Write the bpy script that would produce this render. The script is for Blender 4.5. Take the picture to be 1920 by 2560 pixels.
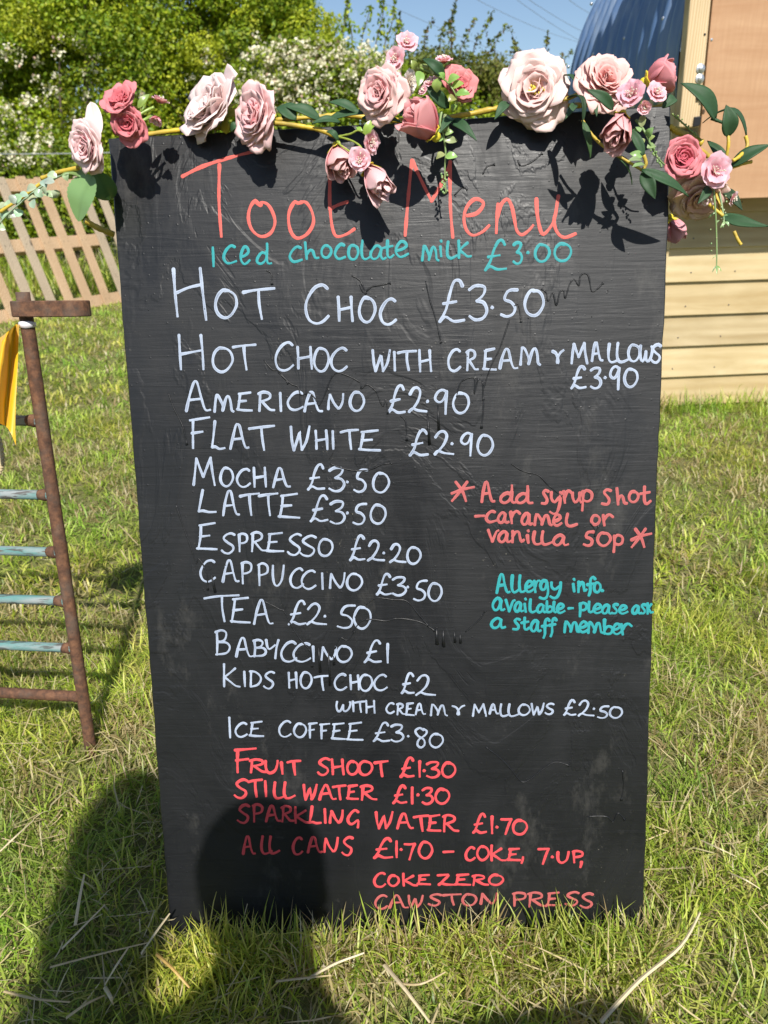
import bpy, bmesh, math, random
import numpy as np
from mathutils import Vector, Matrix
for o in list(bpy.data.objects): bpy.data.objects.remove(o)
scene = bpy.context.scene
COL = scene.collection
rad = math.radians
# ------------------------------------------------------------------ camera
F, CX, CY = 1780.0, 960.0, 1280.0
PITCH, ROLL = rad(24.0), rad(-1.3)
CAM = np.array([-0.01183852, -0.61045761, 0.84631425])
_up = np.array([math.sin(ROLL)*math.cos(PITCH), -math.cos(ROLL)*math.cos(PITCH), -math.sin(PITCH)])
_y = np.array([0, 0, 1.0]) - _up*_up[2]; _y /= np.linalg.norm(_y)
M = np.array([np.cross(_y, _up), _y, _up])          # lens axes (right, down, forward) -> world
cd = bpy.data.cameras.new('camera'); cam = bpy.data.objects.new('camera', cd); COL.objects.link(cam)
cam.matrix_world = Matrix(((M[0,0], -M[0,1], -M[0,2], CAM[0]), (M[1,0], -M[1,1], -M[1,2], CAM[1]), (M[2,0], -M[2,1], -M[2,2], CAM[2]), (0,0,0,1)))
cd.sensor_fit = 'VERTICAL'; cd.sensor_height = 36.0; cd.sensor_width = 27.0
cd.lens = F/2560*36.0
cd.clip_start = 0.02; cd.clip_end = 2000
cd.dof.use_dof = True; cd.dof.focus_distance = 0.85; cd.dof.aperture_fstop = 9.0
scene.camera = cam
# ------------------------------------------------------------------ light
SUN = np.array([0.11657873, -0.67407231, 0.72940792])
w = bpy.data.worlds.new("World"); scene.world = w; w.use_nodes = True
nt = w.node_tree; nt.nodes.clear()
sky = nt.nodes.new('ShaderNodeTexSky'); sky.sky_type = 'NISHITA'; sky.sun_disc = False
sky.sun_elevation = math.asin(SUN[2]); sky.sun_rotation = math.atan2(SUN[0], SUN[1])
sky.air_density = 1.0; sky.dust_density = 0.6; sky.ozone_density = 2.2
bg = nt.nodes.new('ShaderNodeBackground'); bg.inputs[1].default_value = 0.09
ow = nt.nodes.new('ShaderNodeOutputWorld')
nt.links.new(sky.outputs[0], bg.inputs[0]); nt.links.new(bg.outputs[0], ow.inputs[0])
sl = bpy.data.lights.new('sun', 'SUN'); sl.energy = 5.0; sl.angle = rad(0.53); sl.color = (1.0, 0.955, 0.88)
so = bpy.data.objects.new('sun', sl); COL.objects.link(so)
so.rotation_euler = Vector(SUN).to_track_quat('Z', 'Y').to_euler(); so.location = (2, -8, 9)
scene.view_settings.view_transform = 'Standard'; scene.view_settings.look = 'None'
scene.view_settings.exposure = 0.42; scene.view_settings.gamma = 1.0

# ------------------------------------------------------------------ geometry helpers
BX = np.array([0.99896952, -0.04049812, 0.02048881]); BZ = np.array([-0.00906831, 0.26422962, 0.96441717])
BN = np.cross(BX, BZ); BN = BN if BN @ CAM > 0 else -BN
BW, BH = 0.60, 0.9508
def ray(px, py): return M @ np.array([(px-CX)/F, (py-CY)/F, 1.0])
def G(px, py, z=0.0):
    d = ray(px, py); return CAM + d*((z-CAM[2])/d[2])
def Bp(px, py, o=0.0):
    d = ray(px, py); return CAM + d*((o - CAM @ BN)/(d @ BN))
def Y(px, py, y):
    d = ray(px, py); return CAM + d*((y-CAM[1])/d[1])
def nrm(v):
    v = np.asarray(v, float); return v/np.linalg.norm(v)
class MB:
    def __init__(s): s.v = []; s.f = []; s.c = []; s.n = 0
    def add(s, vs, fs, col=None):
        k = s.n; vs = [tuple(map(float, p)) for p in vs]
        s.v += vs; s.f += [tuple(i+k for i in f) for f in fs]; s.n += len(vs)
        if col is None: col = (1, 1, 1)
        if len(col) == len(vs) and not isinstance(col[0], (int, float, np.floating)): s.c += [tuple(map(float, c))+(1.0,) for c in col]
        else: s.c += [tuple(map(float, col))+(1.0,)]*len(vs)
    def box(s, o, ax, ay, az, col=None):
        o, ax, ay, az = map(lambda q: np.asarray(q, float), (o, ax, ay, az))
        vs = [o, o+ax, o+ax+ay, o+ay, o+az, o+ax+az, o+ax+ay+az, o+ay+az]
        s.add(vs, [(0,3,2,1), (4,5,6,7), (0,1,5,4), (1,2,6,5), (2,3,7,6), (3,0,4,7)], col)
    def hexa(s, a, b, col=None):
        s.add(list(a)+list(b), [(0,3,2,1), (4,5,6,7), (0,1,5,4), (1,2,6,5), (2,3,7,6), (3,0,4,7)], col)
    def tube(s, pts, r, n=8, col=None, cap=True, squash=None):
        pts = [np.asarray(p, float) for p in pts]; m = len(pts)
        rs = [r]*m if isinstance(r, (int, float)) else list(r)
        vs = []; prev = None
        for i in range(m):
            t = nrm(pts[min(i+1, m-1)] - pts[max(i-1, 0)])
            if prev is None:
                a = np.array([0, 0, 1.0]) if abs(t[2]) < .9 else np.array([1.0, 0, 0])
                u = nrm(np.cross(t, a))
            else: u = nrm(prev - t*(prev @ t))
            prev = u; q = np.cross(t, u)
            for k in range(n):
                an = 2*math.pi*k/n; vs.append(pts[i] + rs[i]*(math.cos(an)*u + math.sin(an)*q))
        fs = [(i*n+k, i*n+(k+1) % n, (i+1)*n+(k+1) % n, (i+1)*n+k) for i in range(m-1) for k in range(n)]
        if cap: fs += [tuple(range(n-1, -1, -1)), tuple((m-1)*n+k for k in range(n))]
        s.add(vs, fs, col)
    def grid(s, P, col=None):
        h, w_ = P.shape[:2]
        fs = [(i*w_+j, i*w_+j+1, (i+1)*w_+j+1, (i+1)*w_+j) for i in range(h-1) for j in range(w_-1)]
        s.add(P.reshape(-1, 3), fs, col)
    def ball(s, c, r, col=None, n=8, m=6, ax=None):
        c = np.asarray(c, float); r = np.array([r]*3 if isinstance(r, (int, float)) else r, float)
        A = np.eye(3) if ax is None else np.asarray(ax)
        vs = [c + A @ (r*np.array([math.sin(math.pi*i/m)*math.cos(2*math.pi*k/n), math.sin(math.pi*i/m)*math.sin(2*math.pi*k/n), math.cos(math.pi*i/m)])) for i in range(m+1) for k in range(n)]
        s.add(vs, [(i*n+k, (i+1)*n+k, (i+1)*n+(k+1) % n, i*n+(k+1) % n) for i in range(m) for k in range(n)], col)
    def build(s, name, mat, parent=None, smooth=True, solid=0, bevel=0):
        me = bpy.data.meshes.new(name); me.from_pydata(s.v, [], s.f); me.update()
        ca = me.color_attributes.new('Col', 'FLOAT_COLOR', 'POINT')
        ca.data.foreach_set('color', np.array(s.c, np.float32).ravel())
        if smooth: me.polygons.foreach_set('use_smooth', [True]*len(me.polygons))
        o = bpy.data.objects.new(name, me); COL.objects.link(o)
        if mat: me.materials.append(mat)
        if parent is not None: setpar(o, parent)
        if bevel:
            b = o.modifiers.new('bevel', 'BEVEL'); b.width = bevel; b.segments = 2; b.limit_method = 'ANGLE'
        if solid:
            b = o.modifiers.new('solid', 'SOLIDIFY'); b.thickness = solid; b.offset = 0
        return o
def setpar(o, parent):
    o.parent = parent     # meshes are built in world coordinates; an Empty carries its own place
    o.matrix_parent_inverse = Matrix.Translation(-Vector(parent.location)) if parent.type == 'EMPTY' else Matrix.Identity(4)
def tag(o, label, cat, group=None, kind=None):
    o['label'] = label; o['category'] = cat
    if group: o['group'] = group
    if kind: o['kind'] = kind
    return o
def thing(name, loc, label, cat, group=None):
    o = bpy.data.objects.new(name, None); COL.objects.link(o); o.location = tuple(map(float, loc)); o.empty_display_size = .05
    return tag(o, label, cat, group)
def catmull(P, n=6, closed=False):
    P = [np.asarray(p, float) for p in P]
    if len(P) < 3: return P
    out = []
    for i in range(len(P)-1):
        p0 = P[max(i-1, 0)]; p1 = P[i]; p2 = P[i+1]; p3 = P[min(i+2, len(P)-1)]
        for k in range(n):
            t = k/n; out.append(.5*((2*p1)+(-p0+p2)*t+(2*p0-5*p1+4*p2-p3)*t*t+(-p0+3*p1-3*p2+p3)*t**3))
    out.append(P[-1]); return out

# ------------------------------------------------------------------ materials
class NT:
    def __init__(s, name):
        s.m = bpy.data.materials.new(name); s.m.use_nodes = True; s.t = s.m.node_tree; s.t.nodes.clear()
        s.out = s.t.nodes.new('ShaderNodeOutputMaterial')
    def n(s, typ, **kw):
        d = s.t.nodes.new('ShaderNode'+typ)
        for k, v in kw.items():
            if k.startswith('i_'):
                key = k[2:]; key = int(key) if key.isdigit() else key.replace('_', ' ')
                if hasattr(v, 'is_linked') or hasattr(v, 'links'): s.t.links.new(v, d.inputs[key])
                else: d.inputs[key].default_value = v
            else: setattr(d, k, v)
        return d
    def l(s, a, b): s.t.links.new(a, b)
    def coord(s, kind='Object', scale=(1, 1, 1), rot=(0, 0, 0)):
        c = s.n('TexCoord'); mp = s.n('Mapping'); mp.inputs['Scale'].default_value = scale; mp.inputs['Rotation'].default_value = rot
        s.l(c.outputs[kind], mp.inputs[0]); return mp.outputs[0]
    def noise(s, vec, scale, detail=4, rough=.55, dist=0):
        d = s.n('TexNoise'); d.inputs['Scale'].default_value = scale; d.inputs['Detail'].default_value = detail
        d.inputs['Roughness'].default_value = rough; d.inputs['Distortion'].default_value = dist
        if vec is not None: s.l(vec, d.inputs['Vector'])
        return d.outputs['Fac']
    def ramp(s, fac, stops):
        r = s.n('ValToRGB'); e = r.color_ramp.elements
        while len(e) < len(stops): e.new(.5)
        for el, (p, c) in zip(e, stops):
            el.position = p; el.color = (c if hasattr(c, '__len__') else (c, c, c))[:3] + (1,) if hasattr(c, '__len__') else (c, c, c, 1)
        s.l(fac, r.inputs[0]); return r.outputs[0]
    def mix(s, fac, a, b, mode='MIX'):
        d = s.n('MixRGB', blend_type=mode)
        for i, v in enumerate((fac, a, b)):
            if hasattr(v, 'is_linked'): s.l(v, d.inputs[i])
            else: d.inputs[i].default_value = v if i == 0 else (tuple(v)+(1,) if len(v) == 3 else v)
        return d.outputs[0]
    def math(s, op, a, b=0.0):
        d = s.n('Math', operation=op)
        for i, v in enumerate((a, b)):
            if hasattr(v, 'is_linked'): s.l(v, d.inputs[i])
            else: d.inputs[i].default_value = v
        return d.outputs[0]
    def bump(s, h, strength=.5, dist=.002, normal=None):
        b = s.n('Bump'); b.inputs['Strength'].default_value = strength; b.inputs['Distance'].default_value = dist
        s.l(h, b.inputs['Height'])
        if normal is not None: s.l(normal, b.inputs['Normal'])
        return b.outputs[0]
    def prin(s, col, rough=.6, normal=None, metal=0.0, spec=.5, trans=None, transcol=None, **kw):
        p = s.n('BsdfPrincipled')
        for key, v in (('Base Color', col), ('Roughness', rough), ('Metallic', metal), ('Specular IOR Level', spec)):
            if hasattr(v, 'is_linked'): s.l(v, p.inputs[key])
            else: p.inputs[key].default_value = tuple(v)+(1,) if hasattr(v, '__len__') else v
        if normal is not None: s.l(normal, p.inputs['Normal'])
        for k, v in kw.items(): p.inputs[k.replace('_', ' ')].default_value = v
        sh = p.outputs[0]
        if trans:
            t = s.n('BsdfTranslucent')
            tc = transcol if transcol is not None else col
            if hasattr(tc, 'is_linked'): s.l(tc, t.inputs[0])
            else: t.inputs[0].default_value = tuple(tc)+(1,)
            mx = s.n('MixShader'); mx.inputs[0].default_value = trans
            s.l(sh, mx.inputs[1]); s.l(t.outputs[0], mx.inputs[2]); sh = mx.outputs[0]
        s.l(sh, s.out.inputs[0]); return s.m
    def attr(s, name='Col'):
        a = s.n('Attribute'); a.attribute_name = name; return a.outputs['Color']
def mat_attr(name, rough=.6, trans=None, spec=.4, nscale=0, nstr=.3, gain=1.35, tint=.25, **kw):
    t = NT(name); c = t.attr(); nm = None
    if nscale:
        h = t.noise(t.coord(), nscale, 4); nm = t.bump(h, nstr, .001)
        c = t.mix(tint, c, t.ramp(h, [(.3, (.35, .35, .35)), (.7, (1, 1, 1))]), 'MULTIPLY')
    tc = t.mix(1.0, c, (gain, gain, gain*.7), 'MULTIPLY') if trans else None
    return t.prin(c, rough, nm, spec=spec, trans=trans, transcol=tc, **kw)
def mat_wood(name, c1, c2, axis=0, grain=9.0, knots=True, rough=.65, bump=.25, fine=60.0, wavy=.55):
    t = NT(name)
    sc = [fine, fine, fine]; sc[axis] = 2.0
    v = t.coord('Object', tuple(sc)); g = t.noise(v, .9, 5, .6, .6)
    sc2 = [7.0, 7.0, 7.0]; sc2[axis] = 1.1
    v2 = t.coord('Object', tuple(sc2)); wv = t.n('TexWave', wave_type='BANDS', bands_direction='Z' if axis != 2 else 'X')
    wv.inputs['Scale'].default_value = grain; wv.inputs['Distortion'].default_value = 5.0; wv.inputs['Detail'].default_value = 3; wv.inputs['Detail Scale'].default_value = .6
    t.l(v2, wv.inputs['Vector'])
    a = t.mix(wavy, g, wv.outputs['Fac'])
    big = t.noise(t.coord(), 3.5, 3)
    col = t.mix(t.ramp(a, [(.25, 0), (.75, 1)]), c1, c2)
    col = t.mix(t.ramp(big, [(.35, 0), (.75, .35)]), col, tuple(x*.72 for x in c1))
    if knots:
        vo = t.n('TexVoronoi', feature='F1'); sk = [5.0, 5.0, 9.0]; sk[axis] = 2.2 if axis != 2 else 2.2
        t.l(t.coord('Object', tuple(sk)), vo.inputs['Vector']); vo.inputs['Scale'].default_value = 1.0
        col = t.mix(t.ramp(vo.outputs['Distance'], [(.035, .9), (.10, 0)]), col, tuple(x*.3 for x in c1))
    return t.prin(col, rough, t.bump(a, bump, .0015), spec=.25)

# board paint: black emulsion brushed on, ridges along the strokes, chalk dust
def mat_board():
    t = NT('black_board_paint')
    v1 = t.coord('Object', (11, 11, 190), (0, rad(1.0), 0)); n1 = t.noise(v1, 1.0, 5, .6, .5)
    v2 = t.coord('Object', (7, 7, 85), (0, rad(-11), 0)); n2 = t.noise(v2, 1.0, 5, .6, 1.2)
    big = t.noise(t.coord('Object', (1.2, 1, 2.2)), 4.0, 4, .65, .8)
    lump = t.noise(t.coord(), 26.0, 5, .6)
    sp = t.n('TexVoronoi'); sp.inputs['Scale'].default_value = 90; t.l(t.coord(), sp.inputs['Vector'])
    dot = t.ramp(sp.outputs['Distance'], [(.02, 1), (.12, 0)])
    pt = t.noise(t.coord('Object', (3.0, 3, 1.6)), 2.2, 5, .6, 1.6)
    h = t.math('ADD', t.math('MULTIPLY', n1, t.ramp(big, [(.42, .05), (.66, 1.0)])), t.math('MULTIPLY', n2, t.ramp(big, [(.4, .9), (.6, .1)])))
    h = t.math('ADD', h, t.math('MULTIPLY', lump, .6)); h = t.math('ADD', h, t.math('MULTIPLY', t.ramp(pt, [(.50, 0), (.53, 1)]), .5)); run = t.noise(t.coord('Object', (45, 45, 3)), 1.0, 3, .5, .3); h = t.math('ADD', h, t.math('MULTIPLY', t.ramp(run, [(.6, 0), (.75, 1)]), .35))
    h = t.math('ADD', h, t.math('MULTIPLY', dot, .35))
    col = t.mix(t.ramp(big, [(.35, 0), (.7, 1)]), (.0062, .0068, .0082), (.0110, .0116, .0132))
    dust = t.math('MULTIPLY', t.ramp(t.noise(t.coord('Object', (1, 1, 1)), 230, 3, .8), [(.66, 0), (.75, 1)]), t.ramp(t.noise(t.coord(), 7, 3, .6), [(.56, 0), (.7, 1)]))
    col = t.mix(t.math('MULTIPLY', dust, .55), col, (.35, .32, .25))
    smear = t.ramp(t.noise(t.coord('Object', (9, 9, 4)), 1.6, 6, .75), [(.57, 0), (.78, .2)])
    col = t.mix(smear, col, (.20, .19, .17))
    rg = t.ramp(pt, [(.40, .53), (.47, .45), (.56, .43), (.60, .37), (.72, .40)])
    return t.prin(col, rg, t.bump(h, .37, .0016), spec=.40)
M_BOARD = mat_board()
def mat_chalk(name, col, thin, amt):
    t = NT(name); u = t.n('UVMap'); s = t.n('SeparateXYZ'); t.l(u.outputs[0], s.inputs[0])
    mp = t.n('Mapping'); mp.inputs['Scale'].default_value = (120, 2.2, 1); t.l(u.outputs[0], mp.inputs[0])
    n = t.noise(mp.outputs[0], 1.0, 4, .65); n2 = t.noise(t.coord(), 55, 3)
    mid = t.math('SUBTRACT', 1.0, t.math('POWER', t.math('ABSOLUTE', s.outputs[1]), 2.0))
    fac = t.math('MULTIPLY', t.math('MULTIPLY', t.ramp(n, [(.30, .35), (.62, 1)]), mid), t.ramp(n2, [(.3, .35), (.7, 1)]))
    c = t.mix(t.math('MULTIPLY', fac, amt), col, thin)
    return t.prin(c, .6, t.bump(n, .2, .0004), spec=.35)
M_WHITE = mat_chalk('white_chalk_paint', (.41, .475, .59), (.09, .115, .18), .92)
M_RED = mat_chalk('coral_chalk_paint', (.60, .105, .085), (.36, .065, .055), .55)
M_REDLOW = mat_chalk('red_chalk_paint', (.62, .062, .072), (.36, .055, .06), .5)
M_PINK = mat_chalk('dusty_red_chalk_paint', (.47, .105, .10), (.19, .05, .055), .75)
M_TEAL = mat_chalk('teal_chalk_paint', (.016, .285, .30), (.025, .15, .175), .55)

# ------------------------------------------------------------------ ground
def mat_ground():
    t = NT('soil_and_thatch'); n = t.noise(t.coord(), 9, 6, .65); n2 = t.noise(t.coord(), 120, 4, .7)
    c = t.mix(t.ramp(n, [(.35, 0), (.65, 1)]), (.10, .12, .03), (.20, .165, .085))
    c = t.mix(t.ramp(n2, [(.45, 0), (.7, .7)]), c, (.30, .25, .13))
    far = t.noise(t.coord(), .8, 3); c = t.mix(t.ramp(far, [(.3, 0), (.7, .5)]), c, (.15, .20, .045))
    return t.prin(c, .9, t.bump(n2, .8, .01), spec=.1)
b = MB(); xs = np.r_[-400, -60, -14, np.linspace(-6, 6, 41), 14, 60, 400]; ys = np.r_[-60, -12, np.linspace(-3, 9, 41), 14, 40, 120, 800]
rng = np.random.default_rng(3)
P = np.zeros((len(ys), len(xs), 3))
for i, yy in enumerate(ys):
    for j, xx in enumerate(xs):
        z = .006*math.sin(xx*5.1+yy*2.3)+.005*math.sin(yy*7.7-xx*3.1) if abs(xx) < 6 and yy < 9 else 0
        P[i, j] = (xx, yy, z-.012)
b.grid(P); g_ = b.build('ground', mat_ground()); g_['kind'] = 'structure'
g_['label'] = 'grassy field ground with dry thatch'

# grass blades (numpy, one mesh per patch)
def blades(name, pos, h, wd, cols, lean, curve, az, label, mat):
    n = len(pos); facing = az + rng.normal(0, .5, n) + math.pi/2
    sx, sy = np.cos(facing)*wd*.5, np.sin(facing)*wd*.5
    V = np.zeros((n, 7, 3), np.float32); Cc = np.zeros((n, 7, 4), np.float32); Cc[..., 3] = 1
    lv = [0, .4, .75, 1.0]; ws = [.8, 1.0, .65]
    for k, t in enumerate(lv):
        ang = lean + curve*t
        d = h*t; ox = np.cos(az)*np.sin(ang)*d; oy = np.sin(az)*np.sin(ang)*d; oz = np.cos(ang)*d
        c = np.stack([pos[:, 0]+ox, pos[:, 1]+oy, np.maximum(pos[:, 2]+oz, pos[:, 2]-.004+.012*t)], 1)
        if k < 3:
            V[:, 2*k] = c + np.stack([sx, sy, 0*sx], 1)*ws[k]; V[:, 2*k+1] = c - np.stack([sx, sy, 0*sx], 1)*ws[k]
        else: V[:, 6] = c
    Cc[..., :3] = cols[:, None, :]
    for k, kk in enumerate((0, 0, 1, 1, 2, 2, 3)):
        tipf = [1, 1, 1.05, 1.1][kk]; Cc[:, k, :3] *= tipf
    base = np.arange(n)[:, None]*7
    q = np.concatenate([base+np.array([0, 1, 3, 2]), base+np.array([2, 3, 5, 4]), base+np.array([4, 5, 6])], 1).astype(np.int32)
    me = bpy.data.meshes.new(name); me.vertices.add(n*7); me.vertices.foreach_set('co', V.ravel())
    me.loops.add(q.size); me.loops.foreach_set('vertex_index', q.ravel())
    me.polygons.add(n*3); st = (np.arange(n)[:, None]*11 + np.array([0, 4, 8])).astype(np.int32).ravel()
    me.polygons.foreach_set('loop_start', st); me.polygons.foreach_set('loop_total', np.tile([4, 4, 3], n).astype(np.int32))
    me.update(calc_edges=True)
    me.polygons.foreach_set('use_smooth', np.ones(n*3, bool))
    ca = me.color_attributes.new('Col', 'FLOAT_COLOR', 'POINT'); ca.data.foreach_set('color', Cc.ravel())
    me.materials.append(mat); o = bpy.data.objects.new(name, me); COL.objects.link(o)
    tag(o, label, 'grass', kind='stuff'); return o
M_GRASS = mat_attr('grass_blade', .42, trans=.42, spec=.45)
def fld(x, y, s, ph):   # smooth 0..1 field
    v = np.sin(x*s+ph)*np.cos(y*s*1.17-ph*.7)+.6*np.sin(x*s*2.3-y*s*1.9+ph*2)+.4*np.cos(x*s*4.1+y*s*3.7+ph)
    return np.clip(v/3.0+.5, 0, 1)
def grass_cols(x, y, n, dry=.16):
    pal = np.array([(.29, .40, .045), (.37, .46, .065), (.44, .50, .095), (.18, .28, .035), (.50, .52, .14)])
    c = pal[rng.integers(0, 5, n)]*rng.uniform(.8, 1.2, (n, 1))
    f = fld(x, y, 6.0, 1.3)*.5+fld(x, y, 23.0, 3.1)*.5; c *= (.52+.92*f)[:, None]; c[:, 0] *= .82+.36*fld(x, y, 4.0, 5.0)
    pd = dry*(.25+2.6*fld(x, y, 7.0, 4.0)**2.2)
    isd = rng.random(n) < pd
    dp = np.array([(.50, .42, .22), (.42, .34, .16), (.58, .51, .31), (.36, .27, .13)])
    c[isd] = (dp[rng.integers(0, 4, n)]*rng.uniform(.75, 1.15, (n, 1)))[isd]
    return c, isd
def patch(name, x0, x1, y0, y1, dens, hmin, hmax, w0, w1, label, dry=.16, flat=.3):
    n = int((x1-x0)*(y1-y0)*dens); x = rng.uniform(x0, x1, n); y = rng.uniform(y0, y1, n)
    clump = fld(x, y, 14.0, 2.2)*.6+fld(x, y, 31.0, .4)*.4
    keep = rng.random(n) < .35+.9*clump
    keep &= ~((np.abs(x) < .31) & (y > -.012) & (y < .05))
    x, y, clump = x[keep], y[keep], clump[keep]; n = len(x)
    c, isd = grass_cols(x, y, n, dry)
    h = rng.uniform(hmin, hmax, n)*(.55+.8*clump); wd = rng.uniform(w0, w1, n)
    lean = np.abs(rng.normal(.25, .28, n)); fl = rng.random(n) < flat; lean[fl] = rng.uniform(.9, 1.5, fl.sum()); lean[isd & fl] = 1.45
    curve = rng.normal(.55, .35, n); az = rng.uniform(0, 2*math.pi, n)
    pos = np.stack([x, y, np.full(n, -.008)], 1)
    return blades(name, pos, h, wd, c, lean, curve, az, label, M_GRASS)
patch('grass', -1.15, 1.15, -.5, .75, 36000, .020, .060, .0011, .0029, 'short sunlit grass around the foot of the menu board', .30, .45)
patch('grass', -2.4, 2.6, .75, 2.5, 13500, .018, .052, .0022, .0048, 'mown grass between the menu board and the hut', .32, .45)
patch('grass', -6.0, 4.5, 2.5, 8.5, 3000, .025, .06, .005, .010, 'far lawn running back to the pallet and hedge', .25, .4)
def tall(name, n, fx, fy, h0, h1, w0, w1, label, dry=.12, lean_s=.22):
    x = fx(n); y = fy(n); c, isd = grass_cols(x, y, n, dry)
    return blades(name, np.stack([x, y, np.full(n, -.006)], 1), rng.uniform(h0, h1, n), rng.uniform(w0, w1, n), c, np.abs(rng.normal(.18, lean_s, n)), rng.normal(.45, .4, n), rng.uniform(0, 2*math.pi, n), label, M_GRASS)
tall('grass', 1900, lambda n: rng.choice([-.24, -.19, -.1, -.05, .02, .06, .1, .15, .23, .27, .3], n)+rng.normal(0, .035, n), lambda n: -.02-np.abs(rng.normal(0, .03, n)), .03, .074, .0013, .0029, 'taller grass tufts leaning on the bottom edge of the menu board', .22, .3)
tall('grass', 9000, lambda n: rng.uniform(-7, 4, n), lambda n: rng.uniform(6.7, 8.3, n), .2, .5, .008, .016, 'long uncut grass under the hedge behind the pallet', .15)
tall('grass', 1300, lambda n: rng.uniform(1.0, 3.2, n), lambda n: 2.27+rng.normal(0, .03, n), .05, .12, .002, .005, 'grass growing along the foot of the hut cladding', .15)

# straw
M_STRAW = mat_attr('straw', .5, spec=.4, nscale=60, nstr=.4)
def litter():
    n = 900; x = rng.uniform(-1, 1, n); y = rng.uniform(-.4, .55, n)
    c = np.array([(.55, .45, .24)])*rng.uniform(.6, 1.15, (n, 1)); pos = np.stack([x, y, rng.uniform(.004, .022, n)], 1)
    o = blades('straw_litter', pos, rng.uniform(.02, .075, n), rng.uniform(.0012, .0025, n), c, rng.uniform(1.35, 1.55, n), rng.normal(0, .15, n), rng.uniform(0, 6.28, n), 'fine broken straw scattered through the grass', M_STRAW)
    o['category'] = 'straw'
litter()
def strw(pts, wpx, col, label, z=.03):
    P3 = catmull([G(px, py, z+dz) for px, py, dz in pts], 5)
    t = MB(); k = wpx*.00036
    n = len(P3); vs = []
    for i, p in enumerate(P3):
        d = nrm(P3[min(i+1, n-1)]-P3[max(i-1, 0)]); s = nrm(np.cross(d, (0, 0, 1)))*k*.5*(1-.45*(i/(n-1))**2); u = np.array([0, 0, k*.28])
        vs += [p-s, p+u, p+s, p-u*.4]
    fs = [(4*i+j, 4*i+(j+1) % 4, 4*i+4+(j+1) % 4, 4*i+4+j) for i in range(n-1) for j in range(4)] + [(3, 2, 1, 0), tuple(4*(n-1)+j for j in range(4))]
    t.add(vs, fs, col); o = t.build('straw_stalk', M_STRAW, smooth=False)
    tag(o, label, 'straw', 'dry straw stalks lying on the grass'); return o
S1 = (.46, .36, .19); S2 = (.56, .47, .29); S3 = (.48, .31, .09)
strw([(1501,2556,0), (1597,2452,.01), (1701,2365,.02), (1750,2281,.03)], 13, S2, 'long pale curved straw stalk, largest, right of the board foot')
strw([(960,2412,0), (1010,2470,.01), (1075,2556,.0)], 13, S2, 'straight straw stalk running off the bottom edge in the middle')
strw([(990,2457,0), (1050,2460,.01), (1113,2430,.01)], 9, S1, 'short straw stalk crossing the top of the central stalk')
strw([(391,2385,0), (430,2420,.012), (474,2469,0)], 11, S3, 'orange yellow straw stalk below the left board corner')
strw([(188,2313,0), (200,2240,.02), (211,2186,.03)], 11, S2, 'upright leaning pale straw in the left shadow')
strw([(154,2372,0), (205,2320,.012), (262,2262,.01)], 9, S2, 'slanted straw across the foot of the upright one in the left shadow')
strw([(352,2385,0), (390,2330,.02), (424,2284,.02)], 10, S2, 'short pale straw pointing at the left board corner')
strw([(125,2418,0), (250,2385,.01), (372,2356,.01)], 8, S1, 'long thin straw lying across the left shadow')
strw([(262,2468,0), (275,2490,.012), (284,2512,0)], 12, S2, 'stubby flat straw piece in the lower left shadow')
strw([(262,2462,.0), (290,2415,.02), (320,2370,.02)], 9, S2, 'straw rising from the stubby piece in the lower left shadow')
strw([(0,2128,0), (40,2090,.01), (84,2050,0)], 10, S2, 'straw in sunlight at the left frame edge')
strw([(768,2448,0), (835,2410,.015), (910,2382,.02)], 11, S2, 'pale straw right of the board shadow, pointing up right')
strw([(690,2453,0), (760,2445,.01), (828,2438,0)], 9, S1, 'straw lying level in the shadow under the board')
strw([(165,2545,0), (215,2510,.01), (262,2488,0)], 11, S1, 'straw stalk near the lower left corner')
strw([(10,2478,0), (90,2497,.008), (175,2505,0)], 9, S1, 'level straw close to the lower left corner')
strw([(1752,2100,0), (1800,2122,.012), (1842,2142,0)], 8, S2, 'bleached straw in the sunny grass right of the board')
strw([(1830,2185,0), (1865,2200,.01), (1900,2222,0)], 9, S2, 'lower bleached straw in the sunny grass at right')
strw([(298,1312,0), (320,1335,.01), (345,1362,0)], 9, S1, 'straw beside the left board edge near the hurdle')

# ------------------------------------------------------------------ menu board
board = thing('menu_board', (0, 0, 0), 'black painted wooden menu board handwritten with drink prices, leaning back in the grass', 'menu board')
def BL(x, z, o=0): return BX*x + BZ*z + BN*o
b = MB()
pr = random.Random(5)
# panel outline with slightly worn edges
def edge(a, c, n):
    return [(a[0]+(c[0]-a[0])*i/n+pr.uniform(-.0006, .0006), a[1]+(c[1]-a[1])*i/n+pr.uniform(-.0006, .0006)) for i in range(n)]
def onb(px, py):
    p = Bp(px, py); return (p @ BX, p @ BZ)
q_tl, q_tm, q_tr, q_r1, q_r2, q_l1 = onb(271, 345), onb(960, 309), onb(1678, 264), onb(1668, 640), onb(1640, 1280), onb(344, 1280)
ol = edge((-.3, -.02), (.3, -.02), 20)+edge((.3, -.02), q_r2, 24)+edge(q_r2, q_r1, 16)+edge(q_r1, q_tr, 10)+edge(q_tr, q_tm, 14)+edge(q_tm, q_tl, 14)+edge(q_tl, q_l1, 24)+edge(q_l1, (-.3, -.02), 24)
n = len(ol); ins = [(x*.9955, z+(.0012 if z < .4 else -.0012)) for x, z in ol]
vs = [BL(x, z, 0) for x, z in ins]+[BL(x, z, -.0014) for x, z in ol]+[BL(x, z, -.018) for x, z in ol]
fs = [tuple(range(n)), tuple(range(3*n-1, 2*n-1, -1))]
for r_ in (0, 1): fs += [(r_*n+i, r_*n+n+i, r_*n+n+(i+1) % n, r_*n+(i+1) % n) for i in range(n)]
b.add(vs, fs)
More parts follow.
